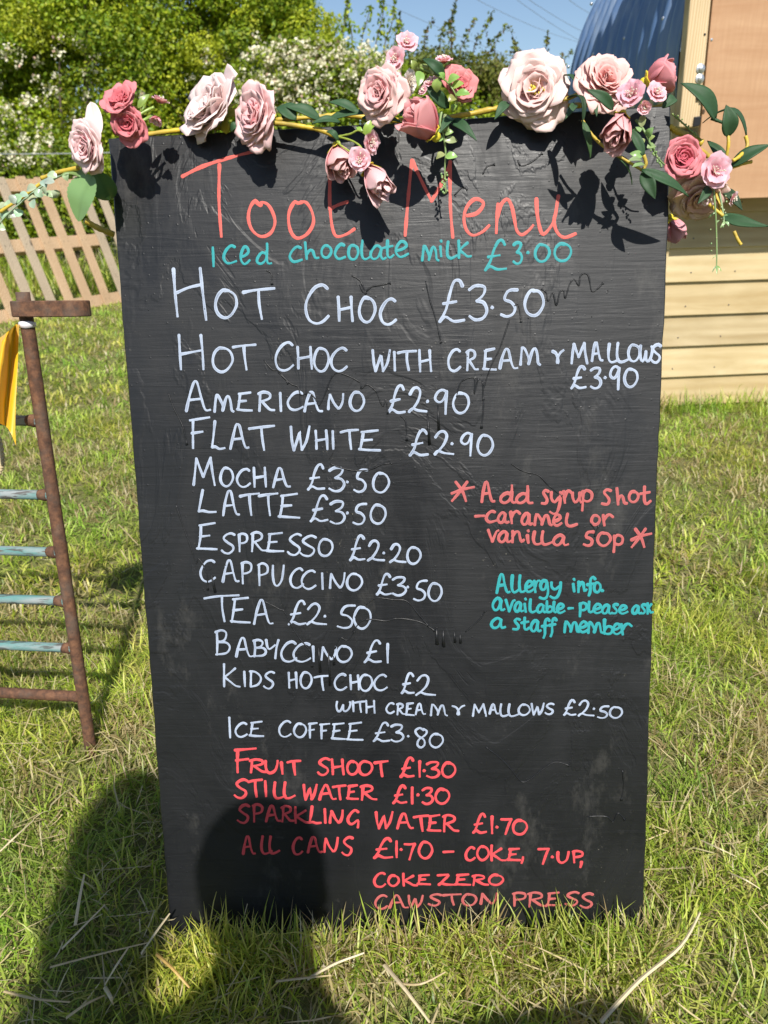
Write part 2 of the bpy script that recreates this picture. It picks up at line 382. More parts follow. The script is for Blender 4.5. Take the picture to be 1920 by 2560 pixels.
panel = b.build('panel', M_BOARD, board, smooth=False)
def mat_simple(name, col, rough=.5, metal=0, spec=.5): return NT(name).prin(col, rough, metal=metal, spec=spec)
M_TIMBER = mat_wood('prop_timber', (.32, .22, .12), (.45, .33, .2), 2)
for sx in (-.25, .25):   # rear prop that keeps the board leaning
    b = MB(); p0 = BL(sx, .78, -.021); p1 = np.array([sx, .62, -.01]); d = nrm(p1-p0); s_ = BX*.018; t_ = nrm(np.cross(d, BX))*.02
    b.hexa([p0-s_-t_, p0+s_-t_, p0+s_+t_, p0-s_+t_], [p1-s_-t_, p1+s_-t_, p1+s_+t_, p1-s_+t_]); b.build('prop_leg', M_TIMBER, board, smooth=False)
def onboard(px, py):
    p = Bp(px, py); return np.array([p @ BX, p @ BZ])
class Ink:
    idx = 0
    def __init__(s): s.v = []; s.f = []; s.uv = []
    def stroke(s, pts, wpx, r):
        P2 = [onboard(*p) for p in pts]
        if len(P2) < 2: P2 = [P2[0], P2[0]+np.array([.0008, .0004])]
        # resample
        D = [0]
        for i in range(1, len(P2)): D.append(D[-1]+np.linalg.norm(P2[i]-P2[i-1]))
        L = D[-1]; m = max(3, int(L/.0016)); Q = []
        for k in range(m+1):
            t = L*k/m; i = min(max(np.searchsorted(D, t)-1, 0), len(P2)-2); q = (t-D[i])/max(D[i+1]-D[i], 1e-9); Q.append(P2[i]*(1-q)+P2[i+1]*q)
        hw0 = wpx*.000455*.41; ph = r.uniform(0, 6); rows = []
        cap = [(-.9, .45), (-.6, .8), (0, 1)]
        seq = []
        t0 = nrm(Q[1]-Q[0]); t1 = nrm(Q[-1]-Q[-2])
        for a, wv in cap[:2]: seq.append((Q[0]+t0*a*hw0, t0, wv))
        for i in range(len(Q)):
            t = nrm(Q[min(i+1, len(Q)-1)]-Q[max(i-1, 0)]) ; seq.append((Q[i], t, (1+.13*math.sin(i*.35+ph)+.08*math.sin(i*.11+ph*2)+r.uniform(-.08, .08))*(1.10-.28*i/max(1, len(Q)-1))))
        for a, wv in reversed(cap[:2]): seq.append((Q[-1]-t1*a*hw0, t1, wv))
        k0 = len(s.v); Ink.idx += 1; base = .00022 + (Ink.idx % 40)*.000012
        for j, (c, t, wv) in enumerate(seq):
            nn = np.array([-t[1], t[0]]); o = base + j*.0000006
            for u in (-1, -.4, .4, 1):
                q = c+nn*u*hw0*wv; s.v.append(tuple(BL(q[0], q[1], o if abs(u) < 1 else o-.00012))); s.uv.append((j*.0016+Ink.idx*.37, u))
        for j in range(len(seq)-1):
            for u in range(3): s.f.append((k0+j*4+u, k0+j*4+u+1, k0+j*4+5+u, k0+j*4+4+u))
    def build(s, mat, label):
        me = bpy.data.meshes.new('lettering'); me.from_pydata(s.v, [], s.f); me.update()
        ul = me.uv_layers.new(name='UVMap'); arr = np.array(s.uv, np.float32)
        vi = np.zeros(len(me.loops), np.int32); me.loops.foreach_get('vertex_index', vi); ul.data.foreach_set('uv', arr[vi].ravel())
        me.materials.append(mat); o = bpy.data.objects.new('lettering', me); COL.objects.link(o); setpar(o, board); o['label'] = label
        # faces must look toward the viewer
        nn = sum((np.array(p.normal)*p.area for p in me.polygons[:50]), np.zeros(3))
        if nn @ BN < 0: me.flip_normals()
OV = [(.62,.03),(.35,.0),(.1,.22),(0,.55),(.12,.85),(.42,1),(.75,.9),(1,.55),(.93,.22),(.7,.05),(.45,.04)]
GL = {
'A':[[(0,1),(.13,.5),(.3,.06),(.4,0),(.5,.08),(.66,.6),(.82,.95),(1,.97)],[(.12,.62),(.62,.58)]],
'B':[[(.08,.05),(.12,.5),(.08,1)],[(0,.08),(.4,0),(.72,.12),(.62,.38),(.2,.48)],[(.2,.48),(.75,.5),(1,.7),(.75,.93),(.05,.98)]],
'C':[[(.95,.1),(.75,0),(.4,.08),(.1,.35),(0,.62),(.15,.9),(.45,1),(.75,.95),(1,.82)]],
'D':[[(.12,.05),(.1,1)],[(0,.03),(.5,.05),(.95,.3),(1,.6),(.7,.9),(.1,1)]],
'E':[[(.22,.12),(.18,.5),(.08,.95)],[(.15,.08),(.9,.0)],[(.15,.5),(.62,.46)],[(.02,.93),(.4,.96),(1,.98)]],
'F':[[(.2,.1),(.18,.5),(.2,1)],[(.05,.08),(1,0)],[(.12,.5),(.66,.46)]],
'G':[[(.9,.1),(.65,0),(.3,.15),(0,.5),(.1,.75),(.4,.82),(.8,.6),(.92,.6),(.9,.8),(.88,1)]],
'H':[[(.06,0),(.1,.5),(.12,1)],[(.9,0),(.94,.5),(1,1)],[(.1,.55),(.93,.45)]],
'I':[[(.3,0),(.4,.5),(.5,1)]],
'K':[[(.1,0),(.1,.5),(.12,1)],[(.75,.2),(.4,.42),(.12,.6)],[(.14,.58),(.5,.8),(.75,.97),(1,1)]],
'L':[[(.25,0),(.15,.5),(.02,.92),(.02,.92),(.3,.9),(.6,.97),(1,.95)]],
'l':[[(.15,0),(.05,.5),(.1,.85),(.3,1),(.6,.98),(1,.85)]],
'M':[[(0,1),(.06,.5),(.12,.03),(.12,.03),(.45,.7),(.45,.7),(.8,0),(.8,0),(.88,.5),(1,1)]],
'm':[[(0,1),(.04,.4),(.08,0),(.08,0),(.2,.05),(.42,.6),(.42,.95),(.42,.95),(.6,.2),(.75,.05),(.85,.4),(.9,.9),(1,1)]],
'N':[[(.02,1),(.06,.5),(.12,.05),(.12,.05),(.4,.6),(.65,.95),(.65,.95),(.8,.9),(.95,.5),(1,0)]],
'O':[OV],'0':[OV],
'P':[[(.08,.05),(.1,.5),(.12,1)],[(0,.08),(.45,0),(.95,.12),(.95,.4),(.6,.52),(.15,.56)]],
'R':[[(.12,.05),(.1,.5),(.06,1)],[(0,.1),(.35,0),(.72,.1),(.7,.35),(.2,.52)],[(.25,.52),(.55,.8),(.75,.95),(1,.97)]],
'S':[[(.98,.08),(.7,0),(.35,.08),(.15,.26),(.45,.46),(.82,.62),(.85,.82),(.55,1),(.2,.97),(0,.86)]],
'T':[[(0,.12),(.4,.05),(1,0)],[(.5,.08),(.52,.5),(.6,1)]],
'U':[[(.02,0),(.02,.5),(.15,.9),(.45,1),(.8,.75),(.95,.3),(1,0)]],
'W':[[(.04,0),(.1,.6),(.2,1),(.2,1),(.48,.3),(.5,.3),(.62,.98),(.62,.98),(.85,.6),(1,0)]],
'w':[[(.06,0),(.02,.5),(.12,.98),(.3,.95),(.48,.35),(.48,.35),(.52,.9),(.68,1),(.9,.7),(1,.25),(.95,.05)]],
'Y':[[(0,0),(.12,.4),(.3,.5),(.7,.3)],[(1,.0),(.85,.4),(.75,1)]],
'Z':[[(0,.1),(.55,.02),(.62,.12),(.3,.6),(.05,.98),(.05,.98),(.2,.85),(.5,.95),(1,.98)]],
'\u00a3':[[(.95,.14),(.82,0),(.62,.05),(.42,.35),(.28,.7),(.05,.98),(.05,.98),(.28,.86),(.6,.97),(1,.94)],[(.18,.56),(.7,.5)]],
'1':[[(.5,0),(.45,.5),(.5,1)]],
'2':[[(.05,.26),(.25,.03),(.5,0),(.65,.2),(.5,.55),(.2,.85),(0,.98),(0,.98),(.2,.85),(.5,.93),(1,.97)]],
'3':[[(0,.12),(.35,0),(.85,.03),(.78,.25),(.4,.44),(.4,.44),(.8,.5),(.98,.72),(.75,.94),(.35,1),(.02,.9)]],
'5':[[(1,.02),(.6,.02),(.33,.12),(.22,.38),(.6,.47),(.86,.68),(.72,.92),(.35,1),(0,.92)]],
'7':[[(0,.04),(.5,.05),(1,.03),(1,.03),(.75,.4),(.45,1)]],
'8':[[(.7,.12),(.4,0),(.05,.15),(.25,.4),(.75,.6),(.8,.85),(.5,1),(.2,.85),(.35,.6),(.85,.35),(1,.15),(.7,.03)]],
'9':[[(.95,.1),(.6,0),(.2,.12),(0,.38),(.3,.52),(.65,.42),(.9,.12)],[(.95,.06),(.88,.5),(.84,1)]],
'.':[[(.5,.5),(.55,.53)]], ',':[[(.7,0),(.6,.5),(.3,1)]], '-':[[(0,.6),(.5,.45),(1,.4)]],
'&':[[(0,.1),(.3,.25),(.5,.6),(.55,1),(.4,.95),(.5,.55),(.75,.2),(1,.05)]],
'*':[[(.2,.0),(.5,.5),(.65,1)],[(.72,.0),(.4,.5),(.02,1)],[(.0,.62),(.5,.4),(1,.28)]],
'a':[[(.72,.2),(.45,.0),(.12,.3),(0,.7),(.2,1),(.5,.85),(.72,.2),(.72,.2),(.68,.7),(.8,1),(1,.92)]],
'b':[[(.1,0),(.08,.5),(.1,.95)],[(.1,.7),(.5,.45),(.95,.6),(.85,.9),(.4,1),(.1,.92)]],
'c':[[(.9,.08),(.6,0),(.2,.25),(0,.65),(.2,.95),(.5,1),(1,.88)]],
'd':[[(.7,.5),(.4,.42),(.1,.65),(.05,.9),(.3,1),(.62,.8),(.72,.4),(.72,0)],[(.72,.35),(.72,.8),(.8,.98),(1,.97)]],
'e':[[(.1,.58),(.5,.52),(.9,.3),(.75,.05),(.4,.02),(.08,.4),(.05,.75),(.35,1),(.7,.95),(1,.8)]],
'f':[[(1,.12),(.75,0),(.5,.15),(.45,.5),(.45,.8),(.3,1)],[(.1,.42),(.85,.36)]],
'g':[[(.7,.05),(.35,.02),(.05,.25),(.2,.5),(.55,.45),(.75,.1),(.75,.1),(.9,.55),(.75,.9),(.4,1),(0,.92)]],
'h':[[(.1,0),(.14,.5),(.2,1)],[(.18,.75),(.4,.5),(.62,.5),(.72,.8),(.8,.95),(1,.95)]],
'i':[[(.3,.4),(.4,.7),(.55,1)],[(.5,.02),(.55,.06)]],
'k':[[(.1,0),(.12,.5),(.12,1)],[(.75,.1),(.4,.35),(.14,.6)],[(.16,.58),(.5,.75),(.75,.93),(1,.9)]],
'n':[[(.1,.0),(.1,.5),(.08,1)],[(.1,.45),(.35,.08),(.6,.1),(.72,.6),(.8,.95),(1,.8)]],
'o':[OV],
'p':[[(.2,.05),(.2,.5),(.15,1)],[(.18,.2),(.5,.0),(.95,.15),(.9,.45),(.55,.58),(.22,.5)]],
'r':[[(.08,.05),(.12,.5),(.2,1)],[(.15,.55),(.4,.15),(.7,.0),(1,.2)]],
's':[[(.9,.08),(.5,0),(.2,.2),(.5,.45),(.75,.7),(.55,.97),(0,.95)]],
't':[[(.45,0),(.42,.5),(.45,.9),(.7,1),(1,.85)],[(.05,.42),(.9,.32)]],
'u':[[(.05,0),(.1,.5),(.3,.95),(.6,.85),(.85,.4),(.9,0),(.9,0),(.85,.6),(1,.95)]],
'v':[[(0,0),(.2,.5),(.4,1),(.4,1),(.65,.5),(.85,.1),(1,.05)]],
'x':[[(.3,0),(.35,.5),(.45,1)]],
'y':[[(.1,0),(.12,.3),(.4,.45),(.75,.25)],[(.9,.0),(.85,.5),(.6,.92),(.3,1),(0,.9)]],
'V':[[(.03,0),(.1,.5),(.3,1),(.3,1),(.7,.5),(1,0)]],
}
def crop(x0, y0, s): return lambda x, y: (x0+x*s, y0+y*s)
A_ = crop(400, 340, .33755); B_ = crop(920, 340, .33755); C_ = crop(400, 640, .33755); D_ = crop(900, 640, .48222); E_ = crop(400, 920, .51838)
F_ = crop(440, 1200, .40988); G_ = crop(440, 1500, .40988); H_ = crop(780, 1700, .50633); I_ = crop(560, 1840, .36166); J_ = crop(900, 1960, .39783); K_ = crop(1080, 1160, .34961)
def split_corners(st):
    out = [[st[0]]]
    for a, c in zip(st, st[1:]):
        if a == c: out.append([c])
        else: out[-1].append(c)
    return [q for q in out if len(q) > 1 or len(out) == 1]
rt = random.Random(11)
def write(mat, label, items, wpx):
    ink = Ink()
    for cr, s in items:
        if isinstance(s, list):
            for st in s:
                for q in split_corners([tuple(p) for p in st]): ink.stroke([cr(*p) for p in catmull(q, 6)], wpx*1.0, rt)
            continue
        for tok in s.split(';'):
            p = tok.split()
            ch = p[0]; x0, x1, y0, y1 = map(float, p[1:5])
            for st in GL[ch]:
                jit = [(x0+(x1-x0)*(x+rt.uniform(-.015, .015)), y0+(y1-y0)*(y+rt.uniform(-.012, .012))) if ch not in '.' else (x0+(x1-x0)*x, y0+(y1-y0)*y) for x, y in st]
                # keep corner duplicates identical
                for i in range(1, len(st)):
                    if st[i] == st[i-1]: jit[i] = jit[i-1]
                for q in split_corners(jit): ink.stroke([cr(*pp) for pp in catmull(q, 6)], wpx*(1.25 if ch == '.' else 1), rt)
    ink.build(mat, label)
TO = [[(165,300),(300,232),(450,180),(600,138),(752,102)],[(440,212),(437,480),(454,742)],[(750,512),(725,500),(700,482),(664,540),(656,620),(685,700),(750,745),(820,718),(852,640),(832,560),(795,505),(752,492),(735,512)],
 [(1050,492),(1020,498),(995,490),(958,560),(953,640),(975,720),(1020,758),(1090,725),(1136,645),(1125,560),(1085,495),(1045,488)],[(1256,240),(1258,330),(1257,480),(1265,600),(1282,700),(1312,745),(1380,728),(1438,690)],[(1258,545),(1310,515),(1388,488)]]
ME = [[(275,735),(290,550),(310,330),(325,180),(325,180),(400,340),(470,482),(470,482),(530,380),(580,270),(608,190),(608,190),(608,400),(612,560),(628,750)],[(735,590),(800,575),(845,530),(852,490),(800,466),(750,500),(715,570),(714,650),(740,712),(785,736),(850,708),(895,665)],
 [(962,505),(955,610),(950,715)],[(960,600),(985,510),(1032,468),(1065,525),(1085,620),(1102,700),(1140,732),(1190,700),(1220,665)],[(1247,465),(1252,570),(1272,680),(1297,728),(1340,690),(1375,630),(1397,540),(1410,445),(1410,445),(1388,570),(1378,640),(1402,715),(1455,752),(1535,725)]]
write(M_RED, 'coral heading of two words across the top of the board', [(A_, TO), (B_, ME)], 9.5)
write(M_TEAL, 'teal line for iced chocolate milk under the heading', [(A_, 'I 383 412 828 962;c 472 562 812 942;e 597 662 822 948;d 715 822 800 948;c 962 1050 822 932;h 1065 1172 790 910;o 1197 1268 812 902;c 1297 1370 802 910;o 1395 1468 808 916;l 1490 1560 778 912'),
 (B_, 'a 18 130 812 912;t 112 188 776 902;e 203 295 782 896;m 402 520 818 922;i 528 554 775 890;l 582 655 785 905;k 662 760 778 902;\u00a3 860 1022 772 996;3 1078 1140 790 948;. 1178 1190 855 872;0 1238 1343 804 932;0 1382 1503 798 926')], 8.0)
write(M_WHITE, 'white line with the hot chocolate price', [(C_, [[(100,95),(112,270),(130,445)],[(298,92),(318,280),(342,470)],[(125,272),(210,235),(298,214)]]), (C_, 'O 412 566 254 456;T 614 848 242 466;C 1078 1248 214 498;H 1314 1426 302 478;O 1477 1592 308 490'), (D_, 'C 105 185 222 356;\u00a3 407 538 126 346;3 567 660 156 332;. 680 690 262 272;5 732 815 174 314;0 855 950 177 310')], 8.6)
write(M_WHITE, 'white line for hot chocolate with cream and marshmallows', [(C_, 'H 130 325 586 840;O 390 536 680 858;T 540 706 656 838;C 857 985 640 850;H 1012 1125 674 833;O 1142 1250 682 856;C 1267 1384 682 852'),
 (D_, 'W 62 155 490 598;I 172 190 498 592;T 195 290 492 590;H 304 368 490 596;C 457 520 483 596;R 552 610 488 592;E 637 703 482 592;A 724 813 482 584;m 832 933 476 564;& 997 1053 487 556;M 1097 1178 452 556;A 1202 1255 449 544;l 1284 1340 456 550;l 1328 1392 452 549;O 1390 1450 460 547;w 1450 1515 466 545;S 1510 1560 460 552;\u00a3 1092 1168 573 687;3 1197 1250 581 687;. 1266 1275 626 635;9 1297 1346 573 690;0 1370 1438 586 679')], 7.6)
write(M_WHITE, 'white line with the americano price', [(E_, 'A 127 240 66 208;m 264 354 132 210;E 370 442 118 206;R 474 550 116 206;I 575 592 120 206;C 617 688 116 203;A 697 780 116 210;N 810 884 126 198;O 917 983 116 208;\u00a3 1097 1180 86 218;2 1202 1284 96 214;. 1286 1294 158 164;9 1327 1386 106 220;0 1414 1488 120 218')], 7.6)
write(M_WHITE, 'white line with the flat white price', [(E_, 'F 142 238 240 387;L 250 312 256 394;A 340 427 272 388;T 430 548 280 393;W 627 720 283 396;H 747 808 302 390;I 828 844 306 388;T 872 955 298 390;E 957 1060 301 398;\u00a3 1200 1290 299 424;2 1324 1414 306 418;. 1404 1412 362 368;9 1452 1506 313 420;0 1532 1604 323 421')], 7.6)
write(M_WHITE, 'white line with the mocha price', [(E_, 'M 164 265 431 564;O 292 352 482 571;C 372 434 486 573;H 449 512 481 571;A 547 627 483 574;\u00a3 710 792 466 587;3 817 890 481 594;. 899 907 546 553;5 937 1000 491 597;0 1027 1104 506 601')], 7.4)
write(M_WHITE, 'white line with the latte price', [(E_, 'L 184 268 589 699;A 304 382 593 709;T 386 478 606 709;T 477 567 606 709;E 569 670 608 724'), (F_, '\u00a3 817 925 96 254;3 942 1030 130 267;. 1040 1050 196 206;5 1082 1160 144 271;0 1187 1279 152 267')], 7.2)
write(M_WHITE, 'white line with the espresso price', [(F_, 'E 127 250 263 427;S 280 360 324 447;P 382 435 326 434;R 460 545 319 434;E 550 655 323 437;S 682 765 329 457;S 760 855 341 464;O 870 954 360 464;\u00a3 1057 1150 339 491;2 1172 1270 371 494;. 1262 1272 440 450;2 1307 1400 393 504;0 1410 1491 410 511')], 7.0)
write(M_WHITE, 'white line with the cappuccino price', [(F_, 'C 150 238 489 621;A 287 382 491 621;P 400 460 499 629;P 502 560 509 639;U 590 657 521 644;C 697 775 539 657;C 767 850 551 664;I 886 904 569 664;N 937 1028 569 659;O 1042 1134 572 674;\u00a3 1220 1310 573 701;3 1322 1405 593 704;. 1408 1418 648 657;5 1452 1530 613 734;0 1540 1621 629 737')], 7.0)
write(M_WHITE, 'white line with the tea price', [(F_, 'T 174 382 703 859;E 332 450 716 871;A 477 588 733 879;\u00a3 684 790 736 884;2 800 915 756 884;. 902 914 825 836;5 987 1090 763 904;0 1087 1187 776 907')], 7.0)
write(M_WHITE, 'white line with the babyccino price', [(G_, 'B 242 330 184 334;A 367 465 231 347;B 472 550 243 344;Y 550 625 243 354;C 642 735 253 377;C 717 820 263 377;I 830 850 281 371;N 887 975 283 364;O 980 1071 281 377;\u00a3 1147 1250 246 381;1 1283 1300 266 381')], 7.0)
write(M_WHITE, 'white line with the kids hot chocolate price', [(G_, 'K 282 390 389 527;I 410 432 436 524;D 450 517 433 527;S 537 600 436 539;H 685 737 441 534;O 759 827 441 539;T 845 935 461 549;C 967 1038 451 549;H 1060 1115 459 544;O 1120 1197 456 554;C 1210 1285 456 551;\u00a3 1372 1450 446 571;2 1467 1580 461 581')], 6.8)
write(M_WHITE, 'white line adding cream and marshmallows for kids', [(H_, 'w 120 190 106 154;I 196 214 104 154;T 212 262 106 157;H 264 310 102 161;C 367 405 113 164;R 420 458 116 169;E 462 503 113 174;A 512 558 116 169;m 587 665 121 174;& 694 752 123 170;M 795 860 119 177;A 877 920 119 167;l 927 975 119 178;l 968 1018 119 178;O 1020 1075 121 174;W 1082 1145 116 171;S 1152 1194 116 169;\u00a3 1242 1300 99 174;2 1317 1390 103 177;. 1388 1395 139 144;5 1412 1465 129 187;0 1470 1530 133 187')], 6.3)
write(M_WHITE, 'white line with the ice coffee price', [(G_, 'I 316 346 716 837;C 364 432 749 834;E 447 532 741 831;C 630 700 736 834;O 720 794 753 837;F 807 858 749 839;F 877 935 753 844;E 947 1030 751 849;E 1042 1138 746 854;\u00a3 1200 1300 749 864;3 1312 1388 761 864;. 1410 1422 825 836;8 1457 1530 781 899;0 1547 1627 816 899')], 6.6)
write(M_REDLOW, 'red line with the fruit drink price', [(I_, 'F 67 215 84 250;R 180 298 162 250;U 287 372 172 256;I 384 424 180 258;T 440 526 170 264;S 650 728 154 268;H 742 826 162 263;O 852 928 174 266;O 932 1023 174 268;T 1040 1128 174 276;\u00a3 1217 1310 150 284;1 1342 1364 172 278;. 1378 1388 234 243;3 1404 1490 180 286;0 1508 1598 184 284')], 9.0)
write(M_REDLOW, 'red line with the still water price', [(I_, 'S 76 163 300 428;T 170 262 302 418;I 276 306 312 413;l 342 425 320 428;l 412 488 320 428;W 547 640 337 438;A 662 770 337 438;T 754 838 341 436;E 850 925 341 436;R 947 1050 341 440;\u00a3 1167 1258 344 464;1 1290 1312 356 464;. 1336 1345 402 410;3 1373 1445 360 468;0 1463 1556 367 466')], 9.0)
write(M_REDLOW, 'red line with the sparkling water price', [(I_, 'S 98 176 474 600;P 202 265 472 588;A 292 388 482 588;R 400 480 484 588;K 482 590 492 598;L 590 668 484 606;I 690 712 504 598;N 732 820 514 598;G 858 935 512 628;W 1047 1165 527 638;A 1200 1305 537 638;T 1312 1410 550 653;E 1407 1495 547 656;R 1514 1618 547 658'), (J_, '\u00a3 708 790 187 308;1 820 840 202 308;. 856 864 266 274;7 888 950 217 311;0 961 1048 227 316')], 8.8)
write(M_REDLOW, 'red line with the canned drinks price', [(I_, 'A 132 212 692 813;l 256 330 692 812;l 312 380 692 810;C 477 540 700 818;A 582 675 697 803;N 692 785 704 800;S 820 890 697 823'), (J_, '\u00a3 83 200 342 466;1 220 240 360 456;. 254 262 406 414;7 282 345 372 470;0 371 453 364 468;- 526 585 420 432;C 664 720 397 480;O 737 808 392 478;K 817 912 387 480;E 927 1005 406 480;, 1010 1030 460 494;7 1122 1185 404 500;. 1203 1213 453 462;U 1242 1310 427 494;P 1338 1398 420 490;, 1380 1396 488 520')], 8.8)
write(M_REDLOW, 'red line of two cola words near the grass', [(J_, 'C 90 158 557 646;O 178 243 574 640;K 264 358 562 636;E 360 440 570 630;Z 490 595 567 633;E 597 690 567 633;R 707 803 572 633;O 811 898 570 633')], 8.4)
write(M_PINK, 'bottom red line of two words half hidden by grass', [(J_, 'C 97 170 697 783;A 187 298 697 776;W 302 395 702 773;S 432 510 692 763;T 522 632 692 758;O 645 730 692 763;N 757 860 687 753;P 962 1040 682 763;R 1057 1170 682 768;E 1172 1255 682 763;S 1292 1375 677 763;S 1387 1465 687 776')], 8.2)
write(M_PINK, 'dusty red three line note about syrup shots', [(K_, '* 140 296 128 262;A 355 442 125 270;d 485 602 155 277;d 600 715 160 280;s 787 835 187 285;y 845 925 202 358;r 937 997 190 275;u 1000 1064 205 275;p 1062 1145 187 328;s 1217 1285 182 290;h 1315 1392 174 286;o 1408 1475 197 273;t 1488 1560 162 284;- 310 370 364 380;c 387 455 337 415;a 472 545 347 420;r 557 627 337 420;a 642 715 352 434;m 735 852 362 436;e 865 922 362 440;l 957 1035 357 444;o 1140 1198 367 434;r 1217 1292 362 436;v 402 472 472 553;a 475 560 482 558;n 567 655 480 558;i 672 702 475 560;l 722 792 482 574;l 782 852 482 575;a 867 970 507 580;5 1087 1155 482 584;O 1183 1275 492 584;p 1288 1365 507 628;* 1425 1565 465 590')], 9.0)
write(M_TEAL, 'teal three line allergy note at lower right', [(K_, 'A 463 552 787 920;l 567 622 797 916;l 622 675 797 916;e 668 722 837 914;r 727 780 832 914;g 772 837 832 964;y 847 928 847 958;i 1000 1030 822 910;n 1042 1104 842 914;f 1103 1166 807 938;o 1158 1204 847 918;. 1214 1222 902 908;a 433 515 957 1045;v 527 588 972 1052;a 592 650 987 1055;i 654 682 962 1055;l 697 745 967 1060;a 752 814 1002 1060;b 817 862 982 1060;l 868 898 985 1060;e 892 945 1000 1064;- 976 1004 1026 1036;p 1047 1106 992 1086;l 1118 1152 985 1060;e 1153 1212 1002 1066;a 1217 1284 1007 1070;s 1288 1332 1002 1070;e 1337 1395 1012 1070;a 1432 1494 1012 1070;s 1492 1532 1004 1070;k 1537 1576 997 1068;a 423 522 1102 1172;s 582 632 1107 1184;t 638 692 1100 1184;a 707 776 1117 1196;f 782 838 1105 1240;f 833 888 1100 1228;m 947 1048 1127 1200;e 1052 1112 1127 1202;m 1117 1217 1132 1206;b 1227 1292 1112 1216;e 1293 1348 1142 1216;r 1347 1425 1142 1216')], 9.0)
# dried paint runs
DR = [(D_, [[(340,130),(360,220),(385,300),(410,400),(420,450)],[(800,260),(820,250),(830,300),(835,342)],[(775,330),(745,420),(720,490),(680,570),(640,690),(640,745)],[(940,170),(965,190),(975,235),(1000,190),(1018,258),(1035,190),(1055,180),(1065,220),(1085,150),(1110,120),(1135,155),(1140,110),(1160,90),(1185,105),(1200,180),(1225,175),(1260,140)],[(0,150),(20,190),(60,160),(110,150),(160,140)]]),
 (E_, [[(570,20),(630,75),(665,90),(680,130),(720,120),(750,150),(765,180),(790,140),(820,60),(850,25),(900,35),(965,70),(970,100),(1000,80),(1040,110),(1055,140),(1075,185),(1090,150),(1100,220)],[(1555,60),(1560,180),(1550,290)],[(1160,230),(1185,260),(1190,350)],[(1290,220),(1300,370)],[(1340,180),(1345,300)],[(1430,140),(1450,70),(1500,45),(1520,60),(1515,125),(1535,50)],[(820,460),(870,480),(940,495),(1010,490),(1070,465),(1120,460)],[(40,120),(70,200),(110,280),(130,370)]]),
 (F_, [[(0,150),(40,270),(80,380),(110,470),(125,510),(140,480),(185,560),(195,670)],[(215,570),(240,685)],[(540,740),(600,770),(635,790),(660,800),(700,880),(750,960),(800,1020),(825,1060),(830,1140)],[(1080,925),(1130,860),(1200,850),(1280,860),(1340,845),(1420,850),(1500,870),(1580,920)],[(1160,760),(1220,720),(1330,730),(1410,740),(1480,820),(1540,890)]]),
 (G_, [[(870,290),(880,440)],[(930,310),(940,520)],[(960,340),(965,395)],[(970,300),(1000,230),(1045,245),(1090,190)],[(1590,180),(1590,270)],[(1630,190),(1635,285)]]),
 (crop(960, 1850, .57866), [[(440,30),(510,85),(560,140),(595,180),(630,170),(680,130),(740,95),(800,110)],[(880,330),(960,330),(990,355),(1010,315),(1040,345)],[(1030,130),(1035,200),(1025,260)]]),
 (K_, [[(570,0),(650,50),(760,80),(830,150),(880,190),(930,230)],[(1130,420),(1165,470),(1165,520),(1190,440)],[(240,1200),(300,1150),(350,1100),(380,1050)],[(30,1180),(40,1290)],[(80,1190),(80,1300)],[(160,1200),(165,1275)],[(200,1215),(205,1280)]]),
 (C_, [[(790,110),(825,130),(830,210)],[(1420,145),(1480,180),(1510,240),(1525,280)],[(770,770),(830,840),(880,850),(920,900),(950,945)]]),
 (B_, [[(1110,180),(1130,220),(1180,210),(1230,180),(1290,130)],[(850,285),(880,230),(940,210)],[(640,440),(700,380),(735,400)]])]
b = MB(); rd = random.Random(4)
for cr, sts in DR:
    for st in sts:
        pts = [Bp(*cr(*p))+BN*.0001 for p in catmull(st, 5)]
        b.tube(pts, [rd.uniform(.0006, .0011) for _ in pts[:-1]]+[.0019], 6)
for _ in range(150):
    x, z = rd.uniform(-.29, .29), rd.uniform(.03, .93); b.ball(BL(x, z, 0), rd.uniform(.0003, .0009), n=6, m=4)
b.build('paint_drip', M_BOARD, board)

# ------------------------------------------------------------------ flower garland
M_PETAL = mat_attr('foam_petal', .75, trans=.16, spec=.15, gain=1.1, nscale=130, nstr=.16, tint=.0)
M_SILK = mat_attr('silk_blossom', .55, trans=.3, spec=.3, gain=1.1)
M_LEAF = mat_attr('foam_leaf', .6, spec=.3, nscale=400, nstr=.12)
M_EUC = mat_attr('plastic_leaf', .32, trans=.22, spec=.5)
M_TAPE = NT('yellow_floral_tape')
_n = M_TAPE.noise(M_TAPE.coord('Object', (1, 1, 1)), 160, 4, .6); _n2 = M_TAPE.noise(M_TAPE.coord(), 40, 3)
M_TAPE = M_TAPE.prin(M_TAPE.mix(M_TAPE.ramp(_n2, [(.35, 0), (.7, 1)]), (.62, .43, .035), (.34, .25, .05)), .5, M_TAPE.bump(_n, .5, .001))
garland = thing('flower_garland', Bp(960, 300, .03), 'artificial garland of pink roses and green leaves on a yellow stem along the board top', 'garland')
def depth(p): return (p-CAM) @ M[:, 2]
def ax(r, u, t): return nrm(BX*r+BZ*u+BN*t)
